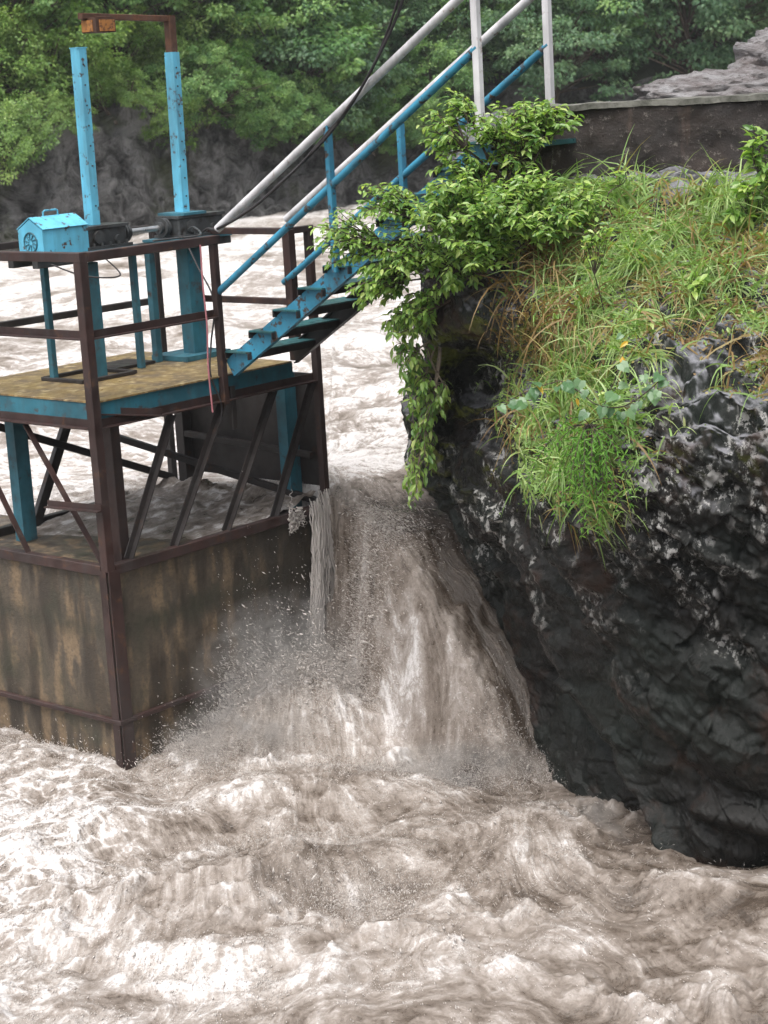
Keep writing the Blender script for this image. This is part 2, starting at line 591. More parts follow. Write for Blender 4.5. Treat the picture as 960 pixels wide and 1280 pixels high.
def catmull(P, t):
    """P (n,...) control values, t params in [0,n-1]"""
    P = np.asarray(P, float)
    n = len(P)
    i = np.clip(np.floor(t).astype(int), 0, n - 2)
    f = (t - i)
    f = f.reshape(f.shape + (1,) * (P.ndim - 1))
    g = lambda k: P[np.clip(i + k, 0, n - 1)]
    p0, p1, p2, p3 = g(-1), g(0), g(1), g(2)
    return 0.5 * (2 * p1 + (p2 - p0) * f + (2 * p0 - 5 * p1 + 4 * p2 - p3) * f ** 2 + (3 * p1 - p0 - 3 * p2 + p3) * f ** 3)


def grid_quads(nu, nv):
    i = np.arange(nu - 1)[:, None] * nv + np.arange(nv - 1)[None]
    return np.stack([i, i + nv, i + nv + 1, i + 1], -1).reshape(-1, 4)


def grid_normals(G):
    du = np.gradient(G, axis=0)
    dv = np.gradient(G, axis=1)
    n = np.cross(du, dv)
    return n / np.maximum(np.linalg.norm(n, axis=-1, keepdims=True), 1e-9)


def scatter(tv, tf, pos, frames, scale):
    """copies of a template (tv verts, tf tris) -> verts, tris"""
    tv = np.asarray(tv, float); tf = np.asarray(tf)
    v = np.einsum('nij,kj->nki', frames, tv) * np.asarray(scale).reshape(-1, 1, 1) + pos[:, None]
    f = tf[None] + (np.arange(len(pos)) * len(tv))[:, None, None]
    return v.reshape(-1, 3), f.reshape(-1, 3)


def frames_from(d, up):
    """columns: x side, y along d, z = up-ish"""
    d = d / np.maximum(np.linalg.norm(d, axis=1, keepdims=True), 1e-9)
    x = np.cross(d, up)
    x /= np.maximum(np.linalg.norm(x, axis=1, keepdims=True), 1e-9)
    z = np.cross(x, d)
    return np.stack([x, d, z], -1)


LEAF_V = [(0, 0, 0), (0, .36, -.02), (0, .72, -.07), (0, 1, -.2), (-.2, .3, .06), (-.17, .66, .0), (.2, .3, .06), (.17, .66, .0)]
LEAF_T = [(0, 1, 4), (1, 2, 5), (1, 5, 4), (2, 3, 5), (0, 6, 1), (1, 6, 7), (1, 7, 2), (2, 7, 3)]
HEART_V = [(0, 0, 0), (0, .45, -.02), (0, 1, -.15), (-.32, -.12, .02), (-.48, .25, .05), (-.28, .68, 0), (.32, -.12, .02), (.48, .25, .05), (.28, .68, 0)]
HEART_T = [(0, 4, 3), (0, 1, 4), (1, 5, 4), (1, 2, 5), (0, 6, 7), (0, 7, 1), (1, 7, 8), (1, 8, 2)]
TLEAF_V = [(0, 0, 0), (-.28, .4, .05), (.28, .4, .05), (0, 1, -.15)]
TLEAF_T = [(0, 2, 1), (1, 2, 3)]

# ------------------------------------------------------------------ river (flood water)
PC = np.array([-2.01, 13.45])                     # front corner of the pier
ra = np.array([math.sin(R(41)), math.cos(R(41))])  # along its right face
lb = np.array([-math.cos(R(41)), math.sin(R(41))])  # along its left face
PE = PC + ra * 2.37                                # end of the pier, where the chute starts


def gauss(x, y, cx, cy, sx, sy, rot=0.0):
    dx, dy = x - cx, y - cy
    c_, s_ = math.cos(rot), math.sin(rot)
    u, v = dx * c_ + dy * s_, -dx * s_ + dy * c_
    return np.exp(-(u / sx) ** 2 - (v / sy) ** 2)


def graded(a, b, step, grow, end):
    xs = list(np.arange(a, b, step))
    s = step
    while xs[-1] < end:
        s *= grow
        xs.append(xs[-1] + s)
    return np.array(xs)


ys = graded(8.3, 17.5, 0.021, 1.035, 75)
xr = graded(-1.0, 3.6, 0.021, 1.05, 45)
xl = graded(1.0, 4.4, 0.021, 1.05, 45)
xs = np.unique(np.concatenate([-xl[::-1], xr]))
X, Y = np.meshgrid(xs, ys, indexing='ij')


def water_height(X, Y, detail=True):
    dx, dy = X - PC[0], Y - PC[1]
    a = dx * ra[0] + dy * ra[1]
    b = dx * lb[0] + dy * lb[1]
    ex, ey = X - PE[0], Y - PE[1]
    s = ex * 0.6 - ey * 0.8
    tt = ex * 0.8 + ey * 0.6
    # flow coordinates fan out of the chute
    ox, oy = X + 0.5, Y - 16.6
    rho = np.sqrt(ox ** 2 + oy ** 2)
    th = np.arctan2(ox, -oy)
    up = 1.5 + 0.012 * np.clip(Y - 16, 0, 60)
    # pool
    pool = -0.06 + 0.20 * gauss(X, Y, -2.95, 13.6, 0.95, 0.5, math.radians(139))
    pool += 0.16 * gauss(X, Y, -2.2, 12.1, 0.9, 0.35, 0.5)
    pool -= 0.16 * gauss(X, Y, -1.65, 12.9, 0.3, 0.5, 0.2)
    pool += 0.40 * gauss(X, Y, -0.75, 14.1, 0.75, 0.36, 0.55)
    pool += 0.16 * gauss(X, Y, -0.5, 12.7, 0.9, 0.5, 0.1)
    pool += 0.20 * gauss(X, Y, -0.75, 11.3, 0.7, 0.35, 0.3)
    pool -= 0.22 * gauss(X, Y, -0.25, 11.0, 0.35, 0.25, 0.3)
    pool += 0.16 * gauss(X, Y, 0.9, 11.6, 0.8, 0.4, -0.3)
    pool += 0.18 * gauss(X, Y, 1.9, 10.4, 0.9, 0.3, -0.6)
    pool -= 0.12 * gauss(X, Y, 1.2, 10.6, 0.5, 0.25, -0.5)
    # chute
    pool -= 0.22 * gauss(X, Y, 0.55, 13.2, 0.6, 0.4, 0.0)
    sp = np.clip(s + 0.7, 0, 10)
    arch = 0.16 * np.sin(np.clip((tt + 0.05) / 1.1, 0, 1) * math.pi)
    ch = up + 0.12 * sstep(-1.6, -0.1, s) * (1 - sstep(0.8, 2.2, s)) - 0.05 * sp - 0.030 * sp ** 3.2 + 0.7 * arch * sstep(0.2, 1.4, s)
    side = sstep(-0.34, -0.02, tt + 0.12 * np.clip(s, 0, 3))
    main = np.maximum(ch, pool) + 0.06 * np.exp(-((ch - pool) / 0.15) ** 2)
    z = np.where(s < 0, ch, pool + (main - pool) * side)
    # behind the pier / the weir to its left
    upst = sstep(1.0, 1.3, a)
    zb = pool + (up - pool) * upst
    z = np.where(b > 0.04, np.where(a < 2.37, zb, ch), z)
    z = np.where((b > 0.04) & (b < 1.76) & (a < 2.31) & (a > 0.04), -0.4, z)
    isup = np.where(b > 0.04, upst, 1 - sstep(-1.2, 0.5, s))
    onch = sstep(-0.7, 0.4, s) * sstep(-0.30, 0.0, tt + 0.12 * np.clip(s, 0, 3)) * sstep(-0.05, 0.15, ch - pool)
    wp = fbm(X * 0.6, Y * 0.6, 4.4, 3)
    iso = gauss(X, Y, -2.8, 11.5, 1.3, 1.6)
    fl = np.stack([rho * (0.55 + 0.8 * iso) + 0.6 * wp, (th + 0.14 * wp) * 7.5 * (1 - 0.35 * iso), 0.5 * wp], -1)
    if not detail:
        return z, a, b, s, tt
    near = np.exp(-np.clip(Y - 18, 0, 99) / 14)
    chop = (1 - 0.45 * isup * (1 - onch)) * (1 - 0.15 * onch)
    w1 = fbm(X * 0.9, Y * 0.9, 1.3, 3)
    n1 = fbm(X * 1.0 + 0.6 * w1, Y * 1.3, 2.0, 2, 0.5)
    n2 = fbm(rho * 1.6, th * 9.0, 5.0, 4, 0.55)
    n3 = fbm(X * 3.1 + w1, Y * 3.1, 3.3, 4, 0.55)
    n4 = ridge(X * 5.5 + 1.5 * w1, Y * 5.5, 7.7, 3, 0.5)
    n5 = fbm(rho * 5.0, th * 34.0, 9.0, 3, 0.55)
    n6 = ridge(X * 13, Y * 13, 1.1, 2, 0.5)
    patch = 0.35 + 0.9 * sstep(-0.3, 0.5, fbm(X * 0.8 + 3, Y * 0.8, 6.6, 3))
    dz = chop * (0.080 * n1 + patch * (0.030 * n3 + 0.008 * n4 + 0.004 * n6 * near)) + (0.026 + 0.010 * onch) * n2 + 0.007 * n5
    # sharpened lumps thrown up by the turbulence
    dz = dz + 0.06 * np.clip(n3 + 0.4 * n4 - 0.45, 0, 1) * patch * (1 - 0.7 * isup) * (1 - 0.6 * onch)
    dz = dz + 0.34 * near * isup * fbm(X * 0.35, Y * 0.25, 8.1, 3) * sstep(17, 22, Y)
    dz = dz + 0.10 * isup * fbm(X * 0.4, Y * 0.16, 2.1, 3) * sstep(20, 30, Y)
    z2 = z + dz * sstep(-9, -0.0, -np.abs(X) + 30)
    z2 = np.where((b > 0.04) & (b < 1.76) & (a < 2.31) & (a > 0.04), -0.4, z2)
    z2 = np.where((b > -0.25) & (b <= 0.04) & (a < 2.3) & (a > -0.1), np.minimum(z2, 0.75 + 0.2 * n3), z2)
    foam = 0.40 + 0.18 * n3 + 0.10 * n4 + 0.26 * n2 + 0.6 * dz
    foam += 0.52 * gauss(X, Y, -2.6, 12.1, 0.9, 1.5, 0.0) + 0.25 * gauss(X, Y, -1.6, 9.9, 1.6, 0.6)
    foam += isup * (0.36 + 0.12 * sstep(19, 15, Y) + 0.35 * fbm(X * 0.5, Y * 0.35, 12.0, 3))
    foam += onch * (0.30 * fbm(rho * 1.3, th * 5.0, 15.0, 3))
    foam -= onch * (0.14 + 0.75 * sstep(0.2, 1.3, s) * sstep(-0.02, 0.35, tt + 0.12 * s + 0.12 * n2))  # browner chute, with its steep right side's shade painted in as missing foam
    foam -= 0.15 * sstep(0.8, 2.2, X) * (1 - isup) * (1 - onch)
    foam += 0.28 * np.exp(-((ch - pool) / 0.2) ** 2) * (s > 0.3) * (tt > -0.2) + 0.22 * gauss(X, Y, -0.7, 13.6, 0.8, 0.6)
    lace = np.clip(1.0 * gauss(X, Y, -2.6, 12.2, 1.0, 1.7) + 0.45 * gauss(X, Y, -0.1, 10.9, 0.6, 0.5) + 0.3 * gauss(X, Y, 0.9, 12.4, 0.4, 0.4) + 0.3 * isup, 0, 1) * (1 - onch)
    return z2, fl, np.clip(foam, 0, 1.1), lace


Z, FL, FO, LC = water_height(X, Y)
nu, nv = X.shape
me = mesh_np('river', np.stack([X, Y, Z], -1).reshape(-1, 3), quads=grid_quads(nu, nv), smooth=True,
             attrs={'foam': FO.ravel(), 'lace': LC.ravel(), 'flow': FL.reshape(-1, 3)})
river = tag(link('river', me, 'river_water'), 'brown silt laden flood water pouring past the concrete pier', kind='structure')

# ------------------------------------------------------------------ rock bank on the right
NET = [
 [(0.56,13.20,4.03),(0.87,12.90,4.04),(1.21,12.65,4.04),(1.56,12.50,4.04),(2.01,12.40,4.03),(2.55,12.30,4.02),(3.34,12.20,4.01),(4.75,12.20,3.97)],
 [(0.45,13.00,3.59),(0.77,12.60,3.62),(1.10,12.20,3.64),(1.48,12.00,3.65),(1.92,11.90,3.65),(2.43,11.75,3.65),(3.17,11.60,3.64),(4.52,11.60,3.60)],
 [(0.37,13.00,3.19),(0.70,12.50,3.24),(1.00,12.00,3.29),(1.38,11.65,3.32),(1.84,11.50,3.33),(2.33,11.30,3.34),(3.04,11.10,3.34),(4.34,11.10,3.30)],
 [(0.40,13.25,2.91),(0.67,13.25,2.90),(0.95,12.50,3.00),(1.31,11.50,3.12),(1.76,11.30,3.14),(2.29,11.10,3.15),(2.98,10.90,3.16),(4.30,11.00,3.11)],
 [(0.31,13.50,2.48),(0.66,13.30,2.50),(0.91,12.50,2.63),(1.26,11.35,2.81),(1.68,11.00,2.85),(2.22,10.80,2.87),(2.90,10.60,2.89),(4.24,10.80,2.81)],
 [(0.34,13.90,1.93),(0.64,13.40,2.02),(0.88,12.30,2.24),(1.22,11.15,2.46),(1.67,10.80,2.52),(2.18,10.60,2.54),(2.87,10.50,2.54),(4.21,10.70,2.46)],
 [(0.61,13.90,1.37),(0.79,13.40,1.49),(0.93,12.30,1.75),(1.26,11.20,2.01),(1.69,10.90,2.07),(2.18,10.65,2.11),(2.87,10.50,2.13),(4.22,10.70,2.04)],
 [(0.92,13.95,0.72),(0.99,13.40,0.89),(1.12,12.20,1.23),(1.38,11.30,1.48),(1.77,11.00,1.55),(2.19,10.75,1.61),(2.90,10.60,1.63),(4.27,10.80,1.53)],
 [(1.02,13.40,0.27),(1.16,12.95,0.42),(1.31,12.05,0.70),(1.51,11.35,0.94),(1.81,11.05,1.03),(2.20,10.85,1.09),(2.92,10.70,1.10),(4.32,10.90,1.00)],
 [(1.09,12.95,-0.14),(1.30,12.30,0.08),(1.49,11.75,0.29),(1.68,11.40,0.40),(1.93,11.12,0.51),(2.24,11.00,0.55),(2.99,10.90,0.55),(4.40,11.00,0.46)],
 [(1.32,12.50,-0.50),(1.50,11.90,-0.25),(1.65,11.50,-0.10),(1.85,11.20,0.02),(2.05,11.10,0.07),(2.30,11.05,0.10),(3.02,10.98,0.08),(4.45,11.10,0.0)],
 [(1.45,12.50,-1.2),(1.60,12.10,-1.1),(1.79,11.80,-1.0),(2.02,11.60,-0.9),(2.21,11.50,-0.9),(2.43,11.40,-0.8),(3.18,11.30,-0.8),(4.64,11.40,-0.8)],
]
NET = np.array(NET)
lf = [NET[:, :1] + np.array(d) for d in ((3.0, 11.0, 0), (0.75, 6.0, 0.0), (0.28, 2.6, 0.0), (0.06, 0.9, 0.0))]
rf = [NET[:, -1:] + np.array(d) for d in ((2.6, 0.5, 0.1), (7.0, 1.0, 0.3))]
NET = np.concatenate(lf + [NET] + rf, axis=1)      # 14 columns; visible ones are 4..11
back = [NET[:1] + np.array((0.6, 9.0, 0.3)), NET[:1] + np.array((0.25, 3.2, 0.2)), NET[:1] + np.array((0.05, 0.7, 0.05))]
NET = np.concatenate(back + [NET], axis=0)         # 15 rows; photo rows start at 3
NRV, NRU = 470, 520
tv = np.concatenate([np.linspace(0, 3, 50)[:-1], np.linspace(3, 13, 400), np.linspace(13, 14, 22)[1:]])
tu = np.concatenate([np.linspace(0, 3, 40)[:-1], np.linspace(3, 10, 430), np.linspace(10, 13, 50)[1:]])
G = catmull(NET, tv)
G = np.moveaxis(catmull(np.moveaxis(G, 1, 0), tu), 0, 1)
N = grid_normals(G)
if N[200, 250, 1] > 0:
    N = -N
x_, y_, z_ = G[..., 0], G[..., 1], G[..., 2]
cr, sr = math.cos(R(38)), math.sin(R(38))
q1, q2 = x_ * cr - z_ * sr, x_ * sr + z_ * cr       # q1 runs down the dip of the layers
TV = tv[:, None] + 0 * x_
TU = tu[None] + 0 * x_
face = sstep(6.0, 7.5, TV) 
amp = 0.55 + 0.45 * face
low = 1 - 0.5 * sstep(1.5, 0.7, z_)
d = amp * (0.15 * fbm(q1 * 0.7, y_ * 0.8, q2 * 1.4, 3) + low * 0.044 * ridge(q1 * 2.0, y_ * 2.2, q2 * 4.2, 4, 0.55))
st = q2 * 3.6 + 0.7 * fbm(x_ * 0.9, y_ * 0.9, z_ * 0.9, 3)
d = d + low * amp * 0.055 * (np.abs((st % 1.0) - 0.3) - 0.25) + low * 0.020 * fbm(x_ * 7, y_ * 7, z_ * 7, 4, 0.6)
blk = np.floor(q1 * 2.2 + 0.6 * fbm(x_ * 2, y_ * 2, z_ * 2, 2)) * 12.9 + np.floor(st) * 7.3
d = d + low * face * 0.04 * (np.sin(blk * 43.7) )
for kq, (fa, fb, ph) in enumerate(((1.25, 0.35, 0.2), (0.5, 1.9, 0.6), (1.7, -0.9, 0.35))):
    cq = 0.8 * fa * q1 + 0.8 * fb * q2 + ph + 0.5 * fbm(x_ * 0.9 + kq * 5, y_ * 1.1, z_ * 1.1, 3)
    dq = np.abs(cq - np.floor(cq) - 0.5)
    d = d - face * (0.022 if kq < 2 else 0.012) * np.exp(-(dq / 0.03) ** 2) + face * 0.013 * (cq - np.floor(cq) - 0.5) * (1 if kq < 2 else 0.5)
# hollow behind the grass lip on the left, and the long cleft down the face
d = d - 0.16 * np.exp(-((TU - 5.3) / 0.55) ** 2 - ((TV - 6.6) / 0.9) ** 2)
rim = TU - (5.75 + 0.12 * (TV - 9) )
d = d - 0.14 * np.exp(-((rim + 0.45) / 0.35) ** 2) * sstep(8.6, 9.4, TV) + 0.10 * np.exp(-((rim - 0.1) / 0.25) ** 2) * sstep(8.6, 9.4, TV)
# ledge just above the water
d = d + 0.10 * np.exp(-((z_ - 0.30 + 0.12 * (x_ - 2)) / 0.08) ** 2) * sstep(1.5, 2.0, x_)
G = G + N * d[..., None]
# stepped ledges on the bare shoulder to the right of the grass
led = sstep(7.3, 7.9, TU) * sstep(3.6, 4.3, TV) * (1 - sstep(7.2, 8.0, TV))
h_ = 0.21
cc = G[..., 2] / h_ + 0.25 * x_ / h_ * 0.35 + 1.5 * fbm(x_ * 1.3, y_ * 1.3, 2.0, 4)
fr_ = cc - np.floor(cc)
G[..., 2] = G[..., 2] + led * h_ * (np.floor(cc) + sstep(0.62, 0.98, fr_) - cc) * 0.65
G = G + led[..., None] * N * (0.03 * ridge(x_ * 5, y_ * 5, z_ * 5, 3))[..., None]
ROCK = G
RN = grid_normals(G)
if RN[200, 250, 1] > 0:
    RN = -RN
mossy = sstep(0.1, 0.5, RN[..., 2]) * (1 - sstep(7.5, 8.5, TV))
me = mesh_np('rock_bank', G.reshape(-1, 3), quads=grid_quads(len(tv), len(tu)), smooth=True, attrs={'mossy': mossy.ravel()})
tag(link('rock_bank', me, 'rock'), 'dark wet overhanging rock with pale lichen beside the chute', kind='structure')


def rock_at(v, u):
    """point and normal on the rock for photo-row v (3..) and column u"""
    iv = np.clip(np.searchsorted(tv, v), 0, len(tv) - 1)
    iu = np.clip(np.searchsorted(tu, u), 0, len(tu) - 1)
    return ROCK[iv, iu], RN[iv, iu]


# ------------------------------------------------------------------ far bank: rock foot, slope
def far_edge(x):
    return 41.5 + 1.15 * (x + 8) * sstep(-9, -4, x) * (1 - 0.5 * sstep(0, 8, x)) + 0.0 * x


xs2 = np.linspace(-26, 30, 420)
prof = [(-2.0, 0.2), (-0.3, 1.6), (0.0, 2.1), (0.45, 2.9), (0.8, 3.7), (1.3, 4.4), (2.2, 4.9), (4.5, 6.8), (9, 11.5), (16, 19), (30, 32)]
pt = np.concatenate([np.linspace(0, 6, 150), np.linspace(6, 10, 60)[1:]])
PR = catmull(np.array(prof), pt)
XX = xs2[:, None] + 0 * pt[None]
bulge = 0.9 * fbm(xs2 * 0.22, 0 * xs2, 0.7, 3)
YY = far_edge(xs2)[:, None] + PR[None, :, 0] + bulge[:, None]
hs_ = 1 + 0.45 * fbm(xs2 * 0.3, 4.0 + 0 * xs2, 0.2, 3) - 0.35 * sstep(-4.5, -2.5, xs2)
ZZ = 2.1 + (PR[None, :, 1] - 2.1) * np.where(PR[None, :, 1] > 2.1, np.where(pt[None] < 6, hs_[:, None], 1 + (hs_[:, None] - 1) * 0.3), 1)
rockm = (1 - sstep(5.2, 6.2, pt))[None]
dd = rockm * (0.55 * ridge(XX * 0.8 + 0.35 * ZZ, YY * 0.5, ZZ * 0.6, 4, 0.55) + 0.20 * ridge(XX * 2, YY * 2, ZZ * 2.4, 3) + 0.34 * np.sin(np.floor(XX * 1.1 + 0.5 * ZZ + fbm(XX * .7, ZZ * .7, 3.0, 2)) * 37.7 + np.floor(ZZ * 2.2 + 0.5 * fbm(XX * .6, ZZ, 1.0, 2)) * 12.3)) + (1 - rockm) * 0.3 * fbm(XX * 0.4, YY * 0.4, ZZ * 0.4, 3)
GG = np.stack([XX, YY - 0.7 * dd, ZZ + 0.35 * dd], -1)
k6 = int(np.searchsorted(pt, 6.0))
me = mesh_np('far_cliff', GG[:, :k6 + 1].reshape(-1, 3), quads=grid_quads(len(xs2), k6 + 1), smooth=True)
tag(link('far_cliff', me, 'far_rock'), 'grey rock foot of the far riverbank', kind='structure')
me = mesh_np('hillside', GG[:, k6:].reshape(-1, 3), quads=grid_quads(len(xs2), len(pt) - k6), smooth=True)
tag(link('hillside', me, 'forest_soil'), 'steep wooded hillside across the river', kind='structure')


def slope_point(x, k):
    i = int(np.clip(np.searchsorted(xs2, x), 0, len(xs2) - 1))
    return GG[i, int(np.clip(np.searchsorted(pt, k), 0, len(pt) - 1))]


# ------------------------------------------------------------------ hoist pier: everything in pier coordinates
PIER_ROT = R(49)


def thing(name, label, cat, base=(0, 0, 0), group=None):
    o = bpy.data.objects.new(name, None)
    scene.collection.objects.link(o)
    w = PC + ra * base[0] + lb * base[1]
    o.location = (w[0], w[1], base[2])
    o.rotation_euler = (0, 0, PIER_ROT)
    o.empty_display_size = 0.2
    tag(o, label, cat, group)
    o['_b'] = list(base)
    return o


def part(name, mb, mat, parent, base=None, ang=35):
    b = base if base is not None else parent['_b']
    me = mb.mesh(name, b)
    smooth_by_angle(me, ang)
    return link(name, me, mat, parent)


# concrete pier ------------------------------------------------------
pier = thing('concrete_pier', 'stained concrete pier carrying the steel gate hoist frame', 'pier')


def lift(z0, z1, e):
    # one pour of concrete, slightly uneven faces, built as a fine grid round the block
    a0, a1, b0, b1 = -e, 2.35, -e, 1.8
    per = [(a0, b1), (a0, b0), (a1, b0), (a1, b1)]
    loop = []
    for i in range(4):
        p, q = np.array(per[i]), np.array(per[(i + 1) % 4])
        m = int(np.linalg.norm(q - p) / 0.06)
        for k in range(m):
            loop.append(p + (q - p) * k / m)
    loop = np.array(loop)
    zs = np.linspace(z0, z1, max(3, int((z1 - z0) / 0.06)))
    zs = np.concatenate([[z0], zs, [z1]])
    ins = np.zeros(len(zs)); ins[0] = ins[-1] = 0.03
    c_ = np.array([(a0 + a1) / 2, (b0 + b1) / 2])
    V = []
    for z, i_ in zip(zs, ins):
        n_ = 0.010 * fbm(loop[:, 0] * 3, loop[:, 1] * 3, z * 3, 4)
        dirs = np.sign(loop - c_) * (np.abs(loop - c_) > np.array([(a1 - a0) / 2, (b1 - b0) / 2]) - 1e-4)
        p = loop + dirs * (n_ - i_)[:, None]
        V.append(np.column_stack([p, np.full(len(p), z)]))
    V = np.array(V)
    L = len(loop)
    q = []
    for j in range(len(zs) - 1):
        for i in range(L):
            q.append((j * L + i, j * L + (i + 1) % L, (j + 1) * L + (i + 1) % L, (j + 1) * L + i))
    vv = V.reshape(-1, 3).tolist()
    cap = len(vv)
    vv.append([c_[0], c_[1], z1])
    m = MB(); m.v = [tuple(p) for p in vv]; m.f = q + [(cap, (len(zs) - 1) * L + i, (len(zs) - 1) * L + (i + 1) % L) for i in range(L)]
    return m


part('concrete_lift', lift(-1.2, 0.325, 0.0), 'concrete', pier, ang=50)
part('concrete_lift', lift(0.325, 1.0, 0.0), 'concrete', pier, ang=50)
part('concrete_lift', lift(1.0, 1.44, 0.0), 'concrete', pier, ang=50)
m = MB(); m.angle((0, 0.0, -0.6), (0, 0.0, 1.47), 0.055, 0.008, up=(0, 1, 0)); m = MB()
m.bar((-0.035, 0.02, -0.5), (-0.035, 0.02, 1.47), 0.012, 0.075, up=(0, 1, 0)).bar((0.022, -0.035, -0.5), (0.022, -0.035, 1.47), 0.11, 0.012, up=(0, 1, 0))
part('corner_angle', m, 'brown_paint', pier)
m = MB().bar((-0.028, -0.045, 0.33), (-0.028, 1.85, 0.33), 0.04, 0.035)
part('band', m, 'brown_paint', pier)
m = MB().bar((-0.045, -0.028, 0.332), (2.3, -0.028, 0.332), 0.04, 0.035)
part('band', m, 'brown_paint', pier)

weir = thing('concrete_weir', 'low concrete weir wall running on from the hoist pier', 'weir', (1.15, 1.85, 0))
part('wall', MB().box((1.15, 6.6, 0.2), (0.5, 9.5, 2.3), 0.02), 'concrete', weir)

# hoist frame --------------------------------------------------------
fr = thing('gate_hoist_frame', 'rusty brown steel frame with blue edged deck standing on the pier', 'steel frame', (0, 0, 1.45))
ZB, ZL, ZD, ZM, ZT = 1.47, 2.53, 2.70, 3.17, 3.72


def fpart(name, mb, mat='brown_paint', parent=fr):
    return part(name, mb, mat, parent, fr['_b'])


fpart('corner_post', MB().bar((0.0, 0.0, ZB), (0.0, 0.0, ZT), 0.075, 0.075, up=(0, 1, 0)))
fpart('floor_beam', MB().bar((-0.004, 0.04, ZB), (-0.004, 1.80, ZB), 0.07, 0.075))
fpart('floor_beam', MB().bar((0.04, -0.004, ZB), (2.33, -0.004, ZB), 0.07, 0.075))
fpart('floor_beam', MB().bar((0.03, 1.79, ZB), (2.38, 1.79, ZB), 0.07, 0.075), 'dark_steel')
fpart('lower_rail', MB().angle((0.03, 0.04, ZL - 0.03), (0.03, 1.8, ZL - 0.03), 0.065, 0.009, fx=-1))
fpart('lower_rail', MB().angle((0.04, 0.03, ZL - 0.03), (2.33, 0.03, ZL - 0.03), 0.065, 0.009, fx=1))
fpart('mid_rail', MB().angle((0.03, 0.04, ZM - 0.03), (0.03, 1.8, ZM - 0.03), 0.06, 0.009, fx=-1))
fpart('mid_rail', MB().angle((0.04, 0.03, ZM - 0.03), (1.28, 0.03, ZM - 0.03), 0.06, 0.009, fx=1))
fpart('top_rail', MB().bar((-0.003, -0.04, ZT + 0.002), (-0.003, 1.8, ZT + 0.002), 0.072, 0.066))
fpart('top_rail', MB().bar((0.036, -0.003, ZT), (1.34, -0.003, ZT), 0.07, 0.064))
fpart('post', MB().bar((1.30, 0, ZL - 0.05), (1.30, 0, ZT - 0.03), 0.055, 0.055, up=(0, 1, 0)))
fpart('post', MB().bar((1.40, 0.03, ZB + 0.8), (1.40, 0.03, ZD - 0.1), 0.05, 0.05, up=(0, 1, 0)), 'dark_steel')
fpart('end_post', MB().bar((2.35, 0, ZB - 0.02), (2.35, 0, ZT), 0.06, 0.06, up=(0, 1, 0)))
fpart('post', MB().bar((2.12, 0.0, ZD), (2.12, 0.0, ZT), 0.075, 0.075, up=(0, 1, 0)))
fpart('top_rail', MB().bar((2.12, 0.04, ZT - 0.01), (2.12, 1.0, ZT - 0.01), 0.06, 0.05))
fpart('mid_rail', MB().bar((2.12, 0.04, ZM - 0.01), (2.12, 1.0, ZM - 0.01), 0.05, 0.05))
fpart('top_rail', MB().bar((2.16, 0, ZT - 0.01), (2.38, 0, ZT - 0.01), 0.06, 0.05))
fpart('back_rail', MB().bar((0.0, 1.78, ZT - 0.01), (2.3, 1.78, ZT - 0.01), 0.05, 0.055), 'dark_steel')
fpart('back_rail', MB().bar((0.0, 1.78, 3.10), (2.3, 1.78, 3.10), 0.05, 0.055), 'dark_steel')
for a_ in (0.0, 2.35):
    fpart('back_post', MB().bar((a_, 1.78, ZB), (a_, 1.78, ZT), 0.06, 0.06, up=(0, 1, 0)), 'dark_steel')
# inner leg by the corner and dark back leg
fpart('leg', MB().bar((0.30, 0.18, ZB - 0.02), (0.30, 0.18, ZD - 0.1), 0.09, 0.09, up=(0, 1, 0)))
fpart('leg', MB().bar((2.30, 1.55, ZB - 0.02), (2.30, 1.55, ZD - 0.1), 0.10, 0.10, up=(0, 1, 0)), 'dark_steel')
for (a_, b_, w_, mt) in ((0.43, 1.45, 0.13, 'dull_shaded_blue'), (0.58, 0.68, 0.09, 'dull_shaded_blue'), (2.27, 0.30, 0.13, 'deck_blue')):
    lg = fpart('leg', MB().channel((a_, b_ - w_ / 2, ZB - 0.02), (a_, b_ - w_ / 2, ZD - 0.14), w_ * 0.8, w_, 0.012, up=(1, 0, 0)), mt)
# braces on the right face
for p, q in (((0.77, 2.48), (0.23, 1.50)), ((1.30, 2.48), (0.68, 1.49)), ((1.86, 2.49), (1.23, 1.49)), ((2.31, 2.49), (1.77, 1.49))):
    fpart('brace', MB().angle((p[0], 0.03, p[1]), (q[0], 0.03, q[1]), 0.05, 0.008, up=(0, -1, 0)), 'dark_steel')
# braces on the left face
for p, q in (((0.78, 2.49), (0.06, 1.52)), ((1.50, 2.49), (0.88, 1.49))):
    fpart('brace', MB().angle((0.03, p[0], p[1]), (0.03, q[0], q[1]), 0.048, 0.008, up=(-1, 0, 0)))
# back braces
fpart('brace', MB().bar((1.36, 1.76, 2.50), (0.78, 1.76, 1.46), 0.085, 0.05, up=(0, 1, 0)), 'dark_steel')
fpart('brace', MB().bar((0.40, 1.74, 2.36), (2.30, 1.74, 1.57), 0.06, 0.05, up=(0, 1, 0)), 'dark_steel')
fpart('brace', MB().bar((1.55, 1.72, 2.09), (2.31, 0.08, 1.52), 0.06, 0.05), 'dark_steel')
fpart('brace', MB().bar((2.28, 1.55, 1.98), (2.28, 0.05, 1.90), 0.05, 0.05), 'dark_steel')
fpart('stub', MB().angle((-0.045, 0.54, 1.90), (-0.045, -0.05, 1.92), 0.05, 0.01))
fpart('stub', MB().angle((0.05, 0.08, 2.60), (0.62, -0.02, 2.50), 0.055, 0.01))
fpart('end_plate', MB().box((2.385, 0.80, 2.09), (0.02, 1.56, 0.92), 0.003), 'dark_steel')
